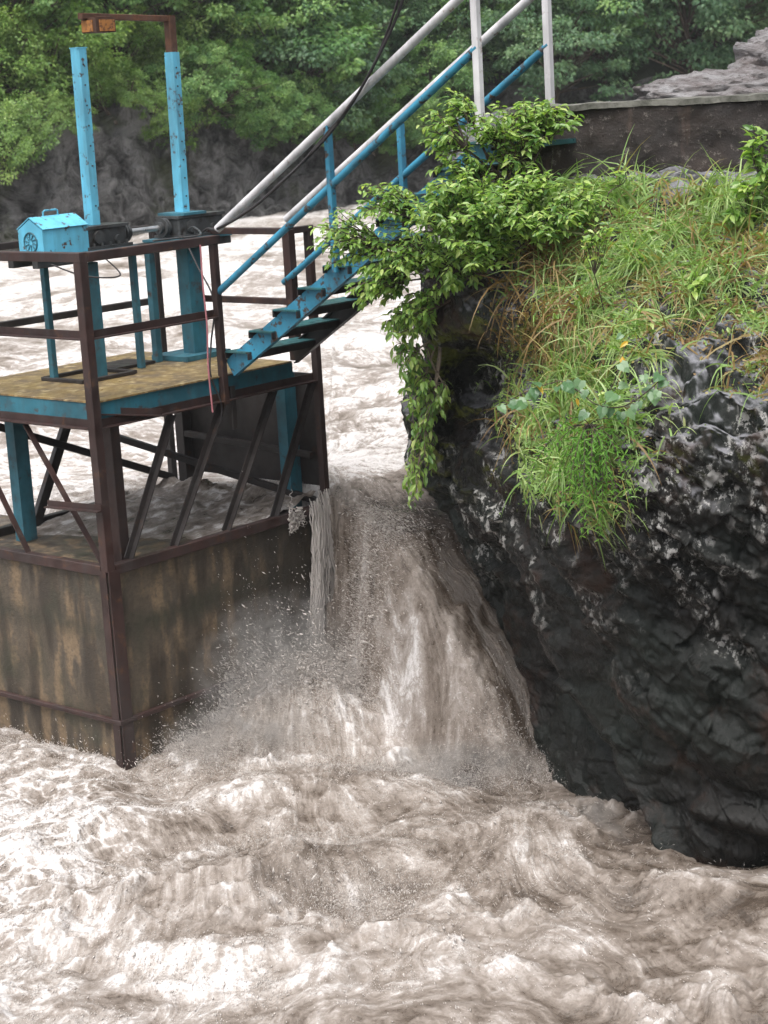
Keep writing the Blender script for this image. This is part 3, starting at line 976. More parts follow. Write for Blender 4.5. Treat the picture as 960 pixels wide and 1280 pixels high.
# deck
deck = fpart('deck_plate', MB().box((1.05, 0.90, ZD - 0.009), (2.05, 1.78, 0.012), 0.002), 'checker_plate')
fpart('edge_channel', MB().channel((0.03, 0.05, ZD - 0.095), (0.03, 1.78, ZD - 0.095), 0.05, 0.155, 0.01, flip=1), 'deck_blue')
fpart('edge_channel', MB().channel((0.06, 0.03, ZD - 0.096), (2.10, 0.03, ZD - 0.096), 0.05, 0.155, 0.01, flip=-1), 'deck_blue')
for b_ in (0.55, 1.2):
    fpart('joist', MB().bar((0.1, b_, ZD - 0.08), (2.05, b_, ZD - 0.08), 0.06, 0.12), 'dark_steel')
m = MB()
m.bar((0.60, 0.78, ZD + 0.012), (0.60, 1.26, ZD + 0.012), 0.04, 0.03).bar((1.12, 0.78, ZD + 0.012), (1.12, 1.26, ZD + 0.012), 0.04, 0.03)
m.bar((0.62, 0.78, ZD + 0.012), (1.10, 0.78, ZD + 0.012), 0.04, 0.03).bar((0.62, 1.26, ZD + 0.012), (1.10, 1.26, ZD + 0.012), 0.04, 0.03)
fpart('hatch_frame', m, 'dark_steel', deck)
fpart('hatch_cover', MB().box((1.38, 1.22, ZD + 0.012), (0.42, 0.34, 0.02), 0.003), 'dark_steel', deck)
fpart('base_plate', MB().box((1.97, 1.03, ZD + 0.02), (0.5, 0.42, 0.04), 0.004), 'dull_shaded_blue', deck)
# machinery support columns and beams
fpart('column', MB().channel((0.90, 0.92, ZD), (0.90, 0.92, 3.58), 0.10, 0.12, 0.012, up=(1, 0, 0)), 'dull_shaded_blue')
fpart('column', MB().channel((1.98, 0.92, ZD + 0.03), (1.98, 0.92, 3.60), 0.13, 0.15, 0.012, up=(1, 0, 0)), 'deck_blue')
fpart('column', MB().bar((2.12, 1.08, ZD + 0.03), (2.12, 1.08, 3.60), 0.10, 0.10, up=(0, 1, 0)), 'dark_steel')
fpart('strut', MB().bar((1.36, 0.97, ZD), (1.36, 0.97, 3.60), 0.05, 0.05, up=(0, 1, 0)), 'dull_shaded_blue')
fpart('strut', MB().bar((1.66, 1.10, ZD), (1.66, 1.10, 3.60), 0.06, 0.06, up=(0, 1, 0)), 'dull_shaded_blue')
fpart('strut', MB().bar((0.62, 1.15, ZD), (0.62, 1.15, 3.60), 0.05, 0.05, up=(0, 1, 0)), 'dull_shaded_blue')
for b_ in (0.86, 1.14):
    fpart('support_beam', MB().bar((0.30, b_, 3.625), (2.32, b_, 3.625), 0.06, 0.06), 'machine_grey')
fpart('motor_tray', MB().box((0.80, 0.98, 3.667), (0.98, 0.36, 0.02), 0.003), 'dull_shaded_blue')
fpart('gear_tray', MB().box((1.98, 0.98, 3.668), (0.66, 0.36, 0.02), 0.003), 'dull_shaded_blue')

# motor under a house-shaped blue cover ------------------------------
mo = thing('hoist_motor', 'light blue house shaped motor cover with lifting handle on the hoist deck', 'motor', (0.60, 0.98, 3.678))
pf = [(-0.14, 0), (0.14, 0), (0.14, 0.19), (0, 0.27), (-0.14, 0.19)]
part('cover', MB().prof((0.38, 0.98, 3.678), (0.82, 0.98, 3.678), pf), 'sky_blue_paint', mo)
m = MB()
m.bar((0.378, 0.98 - 0.076, 3.678 + 0.240), (0.822, 0.98 - 0.076, 3.678 + 0.240), 0.175, 0.007, up=(0, -0.5, 0.87))
m.bar((0.378, 0.98 + 0.076, 3.678 + 0.240), (0.822, 0.98 + 0.076, 3.678 + 0.240), 0.175, 0.007, up=(0, 0.5, 0.87))
part('roof', m, 'sky_blue_paint', mo)
m = MB().tube([(0.52, 0.98, 3.94), (0.52, 0.98, 3.995), (0.535, 0.98, 4.003), (0.645, 0.98, 4.003), (0.66, 0.98, 3.995), (0.66, 0.98, 3.94)], 0.007, 8)
part('handle', m, 'sky_blue_paint', mo)
m = MB()
for k in range(10):
    an = 2 * math.pi * k / 10
    m.bar((0.376, 0.98 + 0.02 * math.cos(an), 3.78 + 0.02 * math.sin(an)), (0.376, 0.98 + 0.068 * math.cos(an + .25), 3.78 + 0.068 * math.sin(an + .25)), 0.006, 0.006)
m.tube([(0.376, 0.98 + 0.073 * math.cos(2 * math.pi * k / 24), 3.78 + 0.073 * math.sin(2 * math.pi * k / 24)) for k in range(25)], 0.006, 6)
part('fan_grille', m, 'dull_shaded_blue', mo)

# gearboxes ----------------------------------------------------------
def gearbox(a0, label, w):
    g = thing('gearbox', label, 'gearbox', (a0, 0.98, 3.678))
    part('housing', MB().box((a0, 0.98, 3.678 + 0.085), (w, 0.24, 0.13), 0.012), 'machine_grey', g)
    part('flange', MB().box((a0, 0.98, 3.678 + 0.012), (w + 0.05, 0.31, 0.024), 0.005), 'machine_grey', g)
    part('cover_plate', MB().box((a0, 0.98, 3.678 + 0.165), (w + 0.03, 0.27, 0.022), 0.005), 'machine_grey', g)
    for k in range(5):
        x = a0 - w / 2 + 0.035 + k * (w - 0.07) / 4
        part('bolt', MB().cyl((x, 0.985 - 0.15, 3.70), (x, 0.985 - 0.15, 3.725), 0.012, 6), 'machine_grey', g)
    for dz, r_ in ((0.09, 0.05), (0.06, 0.035)):
        x = a0 - w / 4 if r_ > 0.04 else a0 + w / 4
        part('bearing_cap', MB().cyl((x, 0.86, 3.678 + dz), (x, 0.835, 3.678 + dz), r_, 16), 'machine_grey', g)
    return g


g1 = gearbox(1.03, 'dark grey gearbox next to the light blue motor cover', 0.40)
g2 = gearbox(2.03, 'dark grey gearbox by the head of the stairs under the arm post', 0.50)
m = MB().box((1.94, 0.98, 3.678 + 0.187), (0.26, 0.30, 0.02), 0.004)
part('top_plate', m, 'dull_shaded_blue', g2)
sh = thing('drive_shaft', 'bright steel drive shaft linking the two gearboxes', 'shaft', (1.52, 0.98, 3.77))
part('shaft', MB().cyl((1.24, 0.98, 3.77), (1.78, 0.98, 3.77), 0.022, 16), 'bright_steel', sh)
for x in (1.30, 1.72):
    m = MB().cyl((x - 0.022, 0.98, 3.77), (x - 0.003, 0.98, 3.77), 0.075, 24).cyl((x + 0.003, 0.98, 3.77), (x + 0.022, 0.98, 3.77), 0.075, 24).cyl((x - 0.055, 0.98, 3.77), (x + 0.055, 0.98, 3.77), 0.045, 18)
    part('coupling', m, 'machine_grey', sh)

# tall blue spindle guards ------------------------------------------
s1 = thing('spindle_guard', 'tall light blue square post rising bare from the motor side gearbox', 'post', (1.0, 0.98, 3.86))
part('tube', MB().bar((0.995, 0.98, 3.856), (1.005, 0.98, 5.17), 0.095, 0.095, up=(0, 1, 0), c=0.012), 'sky_blue_paint', s1)
part('cap', MB().box((1.005, 0.98, 5.174), (0.098, 0.098, 0.008), 0.003), 'sky_blue_paint', s1)
for z in np.linspace(4.0, 5.05, 8):
    part('bolt', MB().cyl((1.0, 0.935, z), (1.0, 0.928, z), 0.007, 6), 'dark_steel', s1)
s2 = thing('spindle_guard', 'tall light blue square post carrying the rusty arm and lamp', 'post', (1.95, 0.98, 3.88))
part('tube', MB().bar((1.945, 0.98, 3.876), (1.965, 0.98, 5.12), 0.095, 0.095, up=(0, 1, 0), c=0.012), 'sky_blue_paint', s2)
ar = part('arm', MB().bar((1.967, 0.98, 5.121), (1.97, 0.98, 5.40), 0.07, 0.07, up=(0, 1, 0)).bar((2.0, 0.98, 5.375), (1.05, 0.98, 5.405), 0.05, 0.045), 'rust', s2)
for z in np.linspace(4.0, 5.0, 8):
    part('bolt', MB().cyl((1.955, 0.935, z), (1.955, 0.928, z), 0.007, 6), 'dark_steel', s2)
lp = thing('flood_lamp', 'rusty amber boxed lamp hanging from the end of the arm', 'lamp', (1.20, 0.98, 5.26))
part('housing', MB().box((1.21, 0.96, 5.335), (0.22, 0.16, 0.11), 0.012), 'rust', lp)
part('lens', MB().box((1.22, 0.876, 5.33), (0.15, 0.012, 0.085), 0.004), 'amber_plastic', lp)
part('lens', MB().box((1.096, 0.96, 5.33), (0.012, 0.12, 0.085), 0.004), 'amber_plastic', lp)
part('bracket', MB().bar((1.12, 1.02, 5.395), (1.30, 0.93, 5.395), 0.05, 0.012), 'rust', lp)

# staircase ----------------------------------------------------------
stc = thing('staircase', 'blue steel open tread stairs climbing from the hoist deck to the rock', 'staircase', (1.7, -0.05, ZD))
SL = 0.63
for a_, fl_ in ((1.34, -1), (2.06, 1)):
    part('stringer', MB().channel((a_, -0.04, 2.75), (a_, -2.62, 2.75 + SL * 2.58), 0.05, 0.14, 0.01, flip=fl_), 'blue_paint' if a_ < 2 else 'dark_steel', stc)
for k in range(10):
    b_ = -0.16 - k * 0.262
    z = 2.86 + k * 0.165
    tr_ = part('tread', MB().box((1.70, b_, z + 0.02), (0.80, 0.24, 0.012), 0.002), 'tread_paint', stc)
    part('tread_edge', MB().bar((1.30, b_ - 0.118, z - 0.008), (2.10, b_ - 0.118, z - 0.008), 0.008, 0.05).bar((1.30, b_ + 0.118, z - 0.008), (2.10, b_ + 0.118, z - 0.008), 0.008, 0.05), 'dark_steel', tr_, stc['_b'])
for a_, bs in ((1.31, 0.0), (2.10, 0.04)):
    part('blue_handrail', MB().cyl((a_, bs + 0.02, 3.31), (a_, -2.56, 4.975), 0.027, 14), 'blue_paint', stc)
    part('white_handrail', MB().cyl((a_, bs - 0.05, 3.80), (a_, -2.95, 5.62), 0.031, 14), 'white_paint', stc)
    part('baluster', MB().bar((a_, -1.21, 3.50), (a_, -1.21, 4.54), 0.055, 0.04, up=(0, 1, 0)), 'blue_paint', stc)
    part('newel_post', MB().bar((a_, -2.55, 4.36), (a_, -2.55, 5.55), 0.05, 0.05, up=(0, 1, 0)), 'white_paint', stc)
part('landing', MB().box((1.70, -2.85, 4.35), (0.9, 0.5, 0.03), 0.004), 'tread_paint', stc)

# cables -------------------------------------------------------------
def P3(a, b, z):
    w = PC + ra * a + lb * b
    return (w[0], w[1], z)


def smooth_path(pts, n=40):
    pts = np.array(pts, float)
    return catmull(pts, np.linspace(0, len(pts) - 1, n))


def cable(name, label, cat, pts, r_, mat, n=60):
    pth = smooth_path([P3(*p) for p in pts], n)
    o = pth[0]
    e = MB().tube(pth, r_, 8)
    me = e.mesh(name, o)
    smooth_by_angle(me, 60)
    ob = link(name, me, mat)
    ob.location = o
    return tag(ob, label, cat)


cable('power_cable', 'thick black cable looping up along the white stair handrail', 'cable',
      [(2.0, 0.84, 3.70), (1.75, 0.5, 3.76), (1.30, -0.05, 3.80), (1.26, -0.35, 3.90), (1.24, -0.66, 4.05), (1.24, -1.23, 4.42), (1.24, -1.63, 4.79), (1.24, -2.02, 5.33), (1.24, -2.2, 5.9)], 0.011, 'black_rubber')
cable('power_cable', 'thin black cable twisted beside the thick one up the handrail', 'cable',
      [(1.27, -0.7, 4.10), (1.22, -1.0, 4.25), (1.26, -1.25, 4.47), (1.22, -1.45, 4.60), (1.27, -1.68, 4.88), (1.21, -2.0, 5.33), (1.21, -2.2, 5.9)], 0.009, 'black_rubber')
cable('control_wire', 'grey wire sagging from the gearbox over the top rail', 'wire',
      [(1.85, 0.83, 3.74), (1.55, 0.45, 3.79), (1.2, 0.03, 3.765), (0.9, 0.02, 3.765), (0.7, 0.0, 3.77)], 0.008, 'machine_grey')
cable('control_wire', 'black wire hanging down from the gearbox to the deck edge', 'wire',
      [(1.80, 0.84, 3.70), (1.55, 0.45, 3.50), (1.38, 0.12, 3.25), (1.26, 0.06, 2.95), (1.20, 0.03, 2.72), (1.24, -0.02, 2.5), (1.22, -0.02, 2.35)], 0.007, 'black_rubber')
cable('control_wire', 'thin wire sagging under the motor tray', 'wire',
      [(0.40, 0.80, 3.62), (0.55, 0.6, 3.52), (0.80, 0.5, 3.5), (0.95, 0.84, 3.62)], 0.006, 'black_rubber')
cable('rope', 'faded pink rope hanging from the rail past the deck edge', 'rope',
      [(1.12, -0.05, 3.70), (1.11, -0.055, 3.4), (1.12, -0.055, 3.1), (1.10, -0.055, 2.8), (1.11, -0.055, 2.45)], 0.007, 'pink_rope')

# ------------------------------------------------------------------ retaining wall and outcrop behind it
wall = bpy.data.objects.new('retaining_wall', None)
scene.collection.objects.link(wall)
wall.location = (2.6, 12.75, 3.8)
tag(wall, 'dark weathered masonry wall above the grassy rock', 'wall')


def wall_block(x0, x1, y0, y1, z0, z1, amp, name, mat, res=0.05):
    nx, nz, ny = max(3, int((x1 - x0) / res)), max(3, int((z1 - z0) / res)), max(3, int((y1 - y0) / res))
    xx = np.linspace(x0, x1, nx); zz_ = np.linspace(z0, z1, nz); yy = np.linspace(y0, y1, ny)
    V, Q = [], []
    def sheet(Gs, flip):
        base = sum(len(v) for v in V)
        V.append(Gs.reshape(-1, 3))
        q = grid_quads(Gs.shape[0], Gs.shape[1]) + base
        Q.append(q[:, ::-1] if flip else q)
    A, B = np.meshgrid(xx, zz_, indexing='ij')
    sheet(np.stack([A, np.full_like(A, y0), B], -1), False)
    sheet(np.stack([A, np.full_like(A, y1), B], -1), True)
    A, B = np.meshgrid(xx, yy, indexing='ij')
    sheet(np.stack([A, B, np.full_like(A, z1)], -1), False)
    A, B = np.meshgrid(yy, zz_, indexing='ij')
    sheet(np.stack([np.full_like(A, x0), A, B], -1), True)
    sheet(np.stack([np.full_like(A, x1), A, B], -1), False)
    v = np.concatenate(V); q = np.concatenate(Q)
    n = np.stack([fbm(v[:, 0] * 3, v[:, 1] * 3, v[:, 2] * 3 + k * 9.1, 4, 0.6) for k in range(3)], -1)
    v = v + n * amp
    v = v - np.array(wall.location)
    return link(name, mesh_np(name, v, quads=q, smooth=True), mat, wall)


wall_block(0.98, 5.2, 12.62, 12.98, 3.7, 4.535, 0.035, 'masonry', 'wall_masonry', 0.03)
tt_ = NT('mortar')
c = tt_.coord(kind='World')
n1 = tt_.noise(9, c, 7, 0.7)
tt_.color(tt_.mix(tt_.ramp(n1, [(0.4, 0), (0.6, 1)]), (0.05, 0.05, 0.038), (0.15, 0.145, 0.125)))
tt_.rough(0.7)
tt_.bump(n1, 0.6, 0.02)
wall_block(0.96, 5.2, 12.60, 13.02, 4.537, 4.575, 0.012, 'coping', 'mortar', 0.03)


def boulder(name, label, loc, rad, seed, mat, freq=1.3, amp=0.3, sub=120):
    nu_, nv_ = sub, sub // 2
    u = np.linspace(0, 2 * math.pi, nu_, endpoint=False)
    v = np.linspace(0.0, math.pi, nv_)
    U, V_ = np.meshgrid(u, v, indexing='ij')
    D = np.stack([np.sin(V_) * np.cos(U), np.sin(V_) * np.sin(U), np.cos(V_)], -1)
    f_ = 1 + amp * fbm(D[..., 0] * freq + seed, D[..., 1] * freq, D[..., 2] * freq * 1.6, 3) + 0.10 * ridge(D[..., 0] * 3 + seed, D[..., 1] * 3, D[..., 2] * 8, 4)
    P = D * f_[..., None] * np.array(rad)
    i = np.arange(nu_)[:, None] * nv_ + np.arange(nv_ - 1)[None]
    j = ((np.arange(nu_) + 1) % nu_)[:, None] * nv_ + np.arange(nv_ - 1)[None]
    q = np.stack([i, i + 1, j + 1, j], -1).reshape(-1, 4)
    me = mesh_np(name, P.reshape(-1, 3), quads=q, smooth=True)
    o = link(name, me, mat)
    o.location = loc
    return tag(o, label, 'rock')


t = NT('wet_slab')
c = t.coord((1, 1, 3.0), 'World')
n1 = t.noise(3, c, 9, 0.7, 0.6)
n2 = t.noise(14, c, 8, 0.7)
col = t.mix(t.ramp(n1, [(0.38, 0), (0.62, 1)]), (0.13, 0.105, 0.10), (0.34, 0.33, 0.335))
col = t.mix(t.ramp(n2, [(0.55, 0), (0.65, 1)]), col, (0.06, 0.05, 0.045))
t.color(col); t.rough(t.ramp(n2, [(0.3, 0.2), (0.7, 0.5)]))
t.bump(t.math('ADD', n1, n2), 0.9, 0.08)
boulder('outcrop_rock', 'pale wet layered rock lying low behind the masonry wall', (3.0, 15.3, 4.50), (0.78, 0.6, 0.22), 3.3, 'wet_slab', 1.3, 0.25)
boulder('outcrop_rock', 'taller mossy pale rock behind the masonry wall', (3.75, 15.9, 4.65), (0.62, 0.7, 0.42), 8.1, 'wet_slab', 1.5, 0.3)
# spare bank behind the wall
xb = np.linspace(0.9, 12, 60); yb = np.linspace(12.9, 24, 60)
A, B = np.meshgrid(xb, yb, indexing='ij')
Zb = 4.42 + 0.06 * fbm(A * 0.8, B * 0.8, 0.3, 4) - 2.2 * sstep(15.5, 22, B) + 0.1 * sstep(2.2, 4, A) - 2.5 * (1 - sstep(0.9, 1.5, A)) * sstep(14, 15.5, B)
tag(link('bank_top', mesh_np('bank_top', np.stack([A, B, Zb], -1).reshape(-1, 3), quads=grid_quads(60, 60), smooth=True), 'forest_soil'), 'earth bank top behind the wall', kind='structure')

# ------------------------------------------------------------------ trees on the far bank
def tree_mesh(kind, seed):
    """returns trunk mesh, crown mesh; origin at the foot of the trunk"""
    g = np.random.default_rng(seed)
    H, W, ncl, per, ls = {'bush': (2.4, 1.9, 70, 130, 0.125), 'tree': (4.6, 2.4, 120, 130, 0.15), 'dark': (4.8, 2.5, 115, 130, 0.16)}[kind]
    cen = []
    for k in range(ncl):
        d_ = g.normal(size=3); d_ /= np.linalg.norm(d_)
        r_ = g.uniform(0.3, 1.25) ** 0.7
        lo = 0.55 if kind == 'bush' else 0.56
        cen.append((d_[0] * W * r_, d_[1] * W * r_, H * lo + d_[2] * H * 0.46 * r_))
    cen = np.array(cen)
    tm = MB()
    top = np.array([g.uniform(-.2, .2), g.uniform(-.2, .2), H * 0.8])
    tm.tube([(0, 0, -0.6), (0.04, 0.02, H * 0.25), top * (0.6, 0.6, 0.65), top], [0.11, 0.085, 0.06, 0.02], 8)
    for c_ in cen[::2]:
        z0 = min(c_[2] * 0.55, H * 0.6) * g.uniform(0.7, 1)
        s_ = top * (z0 / H) * (0.5, 0.5, 0) + (0, 0, z0)
        mid = (s_ + c_) / 2 + g.normal(size=3) * 0.12
        tm.tube([s_, mid, c_], [0.035, 0.024, 0.01], 5)
    P, Dr, U_, S_, T_ = [], [], [], [], []
    for c_ in cen:
        out = c_ - np.array([0, 0, H * 0.5]); out /= np.linalg.norm(out) + 1e-6
        rc = g.uniform(0.22, 0.55)
        q = g.normal(size=(per, 3)); q /= np.linalg.norm(q, axis=1)[:, None]
        q *= (g.uniform(0.35, 1, size=(per, 1))) * rc * np.array([1.15, 1.15, 0.6])
        P.append(c_ + q)
        d_ = q / rc + out * 0.6 + g.normal(size=(per, 3)) * 0.45 + np.array([0, 0, -0.35])
        Dr.append(d_)
        U_.append(np.array([0, 0, 1.0]) + g.normal(size=(per, 3)) * 0.45 + out * 0.5)
        S_.append(ls * g.uniform(0.55, 1.15, per))
        T_.append(np.clip(g.uniform(0.1, 0.7) + g.normal(size=per) * 0.18, 0, 1))
    P, Dr, U_, S_, T_ = map(np.concatenate, (P, Dr, U_, S_, T_))
    v, f = scatter(TLEAF_V, TLEAF_T, P, frames_from(Dr, U_), S_)
    return tm.mesh('trunk'), mesh_np('crown', v, tris=f, attrs={'tint': np.repeat(T_, 4)})


VAR = {'bush': [tree_mesh('bush', 1), tree_mesh('bush', 2), tree_mesh('bush', 5)], 'tree': [tree_mesh('tree', 3), tree_mesh('tree', 8)], 'dark': [tree_mesh('dark', 4), tree_mesh('dark', 9)]}
MATK = {'bush': 'pale_tree_leaf', 'tree': 'green_tree_leaf', 'dark': 'dark_tree_leaf'}
LBL = {'bush': ('leafy_bush', 'pale yellow green bush above the rocks of the far bank', 'bush', 'pale bushes along the far bank'),
       'tree': ('leafy_tree', 'mid green leafy tree on the wooded slope across the river', 'tree', 'green trees on the far slope'),
       'dark': ('leafy_tree', 'dark green tree in the shaded wood beyond the stairs', 'tree', 'dark trees on the far slope')}


def place_tree(kind, x, k, s_, rz, tilt=0.0, lab2=None, grp2=None, nm2=None):
    tmesh, cmesh = VAR[kind][int(rng.integers(len(VAR[kind])))]
    nm, lab, cat, grp = LBL[kind]
    lab, grp, nm = lab2 or lab, grp2 or grp, nm2 or nm
    if lab2 and 'bush' in lab2:
        cat = 'bush'
    p = slope_point(x, k)
    e = bpy.data.objects.new(nm, None)
    scene.collection.objects.link(e)
    e.location = p
    e.rotation_euler = (tilt, 0, rz)
    e.scale = (s_, s_, s_ * float(rng.uniform(0.9, 1.1)))
    tag(e, lab, cat, grp)
    link('trunk', tmesh, 'bark', e)
    link('crown', cmesh, MATK[kind], e)


for i in range(15):
    x = -13 + i * 0.92 + float(rng.uniform(-.3, .3))
    place_tree('bush' if x < -3.9 else ('tree' if i % 2 else 'dark'), x, 5.8 + float(rng.uniform(0, .5)), float(rng.uniform(.62, .95)), float(rng.uniform(0, 6.3)), 0.35)
for i in range(14):
    x = -14 + i * 1.05 + float(rng.uniform(-.4, .4))
    place_tree('bush' if (x < -5.5 and i % 2) else ('tree' if x < -1.0 else 'dark'), x, 6.5 + float(rng.uniform(0, .4)), float(rng.uniform(.7, 1.0)), float(rng.uniform(0, 6.3)), 0.2)
for i in range(15):
    x = -1.5 + i * 1.15 + float(rng.uniform(-.4, .4))
    place_tree('dark' if i % 4 else 'tree', x, 5.7 + (i % 3) * 0.45, float(rng.uniform(.75, 1.1)), float(rng.uniform(0, 6.3)), 0.2)
for i in range(18):
    x = -16 + i * 1.9 + float(rng.uniform(-.4, .4))
    place_tree('tree' if x < 0 else 'dark', x, 7.15 + float(rng.uniform(0, .25)), float(rng.uniform(1.0, 1.35)), float(rng.uniform(0, 6.3)), 0.1,
               *(('tall green tree high on the slope behind the lower bushes', 'tall green trees up the far slope') if x < 0 else ('tall dark tree high on the slope beyond the masonry wall', 'tall dark trees up the far slope')))

for i in range(30):
    x = -11 + i * 0.46 + float(rng.uniform(-.25, .25))
    place_tree('bush' if x < -4.2 else 'tree', x, 3.5 + float(rng.uniform(0, 1.9)), float(rng.uniform(.26, .52)), float(rng.uniform(0, 6.3)), 0.6,
               *(('small pale bush clinging to the bare far cliff', 'pale bushes on the far cliff face', 'cliff_bush') if x < -4.2 else ('small green bush clinging to the far cliff behind the handrails', 'green bushes on the far cliff face', 'cliff_bush')))

# ------------------------------------------------------------------ shrubs and plants near the camera
leaf_me = mesh_np('leaf', LEAF_V, tris=LEAF_T)
heart_me = mesh_np('leaf', HEART_V, tris=HEART_T)


def clone_mesh(me, mat):
    m_ = me.copy()
    m_.materials.clear()
    m_.materials.append(MATS[mat])
    return m_


LEAF_SINGLE = clone_mesh(leaf_me, 'shrub_leaf_single')
HEART_SINGLE = clone_mesh(heart_me, 'creeper_leaf')
YELLOW_SINGLE = clone_mesh(leaf_me, 'yellow_leaf')


def shrub(name, label, cat, root, blobs, size=0.075, nsingle=200, per=9, seed=1, bark='bark', droop=0.5, rb=0.012):
    """twigs from the root into each blob (centre, radii, twig count); leaves along the twig ends"""
    g = np.random.default_rng(seed)
    root = np.array(root, float)
    e = bpy.data.objects.new(name, None)
    scene.collection.objects.link(e)
    e.location = root
    tag(e, label, cat)
    mb = MB()
    P, D, U_, S_ = [], [], [], []
    for c_, rad, cnt in blobs:
        c_ = np.array(c_, float) - root
        rad = np.array(rad, float)
        fork = c_ * 0.72 + g.normal(size=3) * rad * 0.12
        mb.tube(smooth_path([np.zeros(3), c_ * 0.35 + g.normal(size=3) * 0.05 + (0, 0, 0.06), fork], 8), np.linspace(rb, rb * 0.5, 8), 6)
        for k in range(int(cnt * 1.7)):
            q = g.normal(size=3); q /= np.linalg.norm(q)
            tip = c_ + q * rad * g.uniform(0.25, 1.0) ** 0.5
            mid = fork * 0.5 + tip * 0.5 + g.normal(size=3) * 0.03 + (0, 0, 0.03)
            pth = smooth_path([fork, mid, tip], 9)
            mb.tube(pth, np.linspace(rb * 0.38, 0.0018, 9), 4)
            dirv = pth[-1] - pth[-4]; dirv /= np.linalg.norm(dirv) + 1e-6
            for j in range(per):
                f_ = 1 - (j / per) * 0.62
                p = catmull(pth, np.array([f_ * 8]))[0]
                side = np.cross(dirv, (0, 0, 1)); side /= np.linalg.norm(side) + 1e-6
                sd_ = side * (1 if j % 2 else -1) * g.uniform(0.6, 1.1)
                dd_ = dirv * g.uniform(0.2, 0.8) + sd_ + np.array([0, 0, -droop * g.uniform(0.2, 1.2)]) + g.normal(size=3) * 0.25
                P.append(p + g.normal(size=3) * 0.006); D.append(dd_)
                U_.append(np.array([0, -0.15, 1.0]) + g.normal(size=3) * 0.35)
                S_.append(size * g.uniform(0.6, 1.2) * (0.75 if j == 0 else 1))
    P, D, U_, S_ = map(np.array, (P, D, U_, S_))
    Fm = frames_from(D, U_)
    order = np.argsort((P[:, 1] - S_ * 4) + g.normal(size=len(P)) * 0.15)   # outermost, largest leaves first
    single = order[:nsingle]
    rest = order[nsingle:]
    me = mb.mesh('branches'); smooth_by_angle(me, 60)
    link('branch', me, bark, e)
    if len(rest):
        v, f = scatter(LEAF_V, LEAF_T, P[rest], Fm[rest], S_[rest])
        tn = np.clip(g.normal(0.42, 0.24, len(rest)), 0, 1)
        o = link('foliage', mesh_np('foliage', v, tris=f, attrs={'tint': np.repeat(tn, len(LEAF_V))}), 'shrub_leaf', e)
        o['kind'] = 'stuff'
    for i in single:
        o = link('leaf', LEAF_SINGLE, None, e)
        M = Matrix([[*(Fm[i, r_] * S_[i]), P[i, r_]] for r_ in range(3)] + [[0, 0, 0, 1]])
        o.matrix_local = M
    return e


# overhanging shrub on the left lip of the rock, spilling over the stairs
shrub('overhanging_shrub', 'leafy green shrub spilling over the stairs from the rock lip', 'shrub', (0.95, 12.55, 3.45), [
    ((0.10, 12.75, 4.02), (0.22, 0.25, 0.16), 26),
    ((-0.20, 12.95, 3.80), (0.22, 0.25, 0.22), 34),
    ((0.22, 12.7, 3.70), (0.28, 0.3, 0.22), 40),
    ((0.50, 12.35, 3.92), (0.30, 0.3, 0.20), 52),
    ((0.82, 12.05, 3.98), (0.30, 0.25, 0.18), 56),
    ((0.70, 12.1, 3.74), (0.28, 0.2, 0.14), 36),
    ((0.62, 12.25, 4.12), (0.26, 0.2, 0.13), 30),
    ((0.98, 12.1, 4.10), (0.26, 0.2, 0.13), 30),
    ((1.30, 12.0, 4.0), (0.22, 0.2, 0.12), 18),
    ((0.52, 12.5, 3.60), (0.26, 0.25, 0.18), 30),
    ((0.0, 12.8, 3.48), (0.20, 0.2, 0.18), 30),
    ((0.28, 12.75, 3.30), (0.16, 0.2, 0.14), 20),
    ((1.08, 11.95, 3.88), (0.26, 0.2, 0.16), 34)], 0.066, 300, 10, 11)
shrub('hanging_shrub', 'green leafy branch hanging down the rock above the falling water', 'shrub', (0.45, 12.95, 3.15), [
    ((0.20, 12.85, 3.18), (0.20, 0.2, 0.12), 18),
    ((0.22, 12.9, 2.95), (0.16, 0.15, 0.12), 14),
    ((0.28, 12.95, 2.72), (0.16, 0.15, 0.13), 14),
    ((0.30, 13.0, 2.48), (0.14, 0.12, 0.12), 11),
    ((0.26, 13.0, 2.24), (0.12, 0.12, 0.12), 9),
    ((0.20, 13.0, 2.02), (0.09, 0.1, 0.10), 7),
    ((0.45, 12.9, 2.62), (0.08, 0.1, 0.1), 5)], 0.074, 230, 7, 12, 'pale_bark', 0.9)
shrub('wall_shrub', 'light green shrub around the white post feet at the wall end', 'shrub', (0.95, 12.4, 3.95), [
    ((0.50, 12.5, 4.46), (0.13, 0.2, 0.22), 24),
    ((0.62, 12.5, 4.64), (0.10, 0.12, 0.10), 10),
    ((0.62, 12.45, 4.22), (0.22, 0.2, 0.14), 22),
    ((0.85, 12.4, 4.50), (0.20, 0.2, 0.13), 22),
    ((1.10, 12.45, 4.56), (0.20, 0.2, 0.09), 20),
    ((1.25, 12.4, 4.50), (0.16, 0.15, 0.09), 16),
    ((1.05, 12.35, 4.42), (0.2, 0.15, 0.1), 16),
    ((0.95, 12.35, 4.30), (0.2, 0.15, 0.12), 16)], 0.066, 240, 8, 13)
shrub('bank_plant', 'bright leafy plant standing at the wall foot', 'plant', (2.52, 12.0, 3.60), [
    ((2.40, 11.95, 4.30), (0.06, 0.1, 0.14), 7),
    ((2.50, 11.9, 4.08), (0.12, 0.12, 0.14), 10),
    ((2.48, 11.85, 3.80), (0.16, 0.15, 0.15), 14),
    ((2.30, 11.85, 3.95), (0.12, 0.12, 0.14), 10),
    ((2.36, 11.8, 3.62), (0.14, 0.12, 0.12), 10)], 0.10, 160, 6, 14, 'bark', 0.6, 0.008)
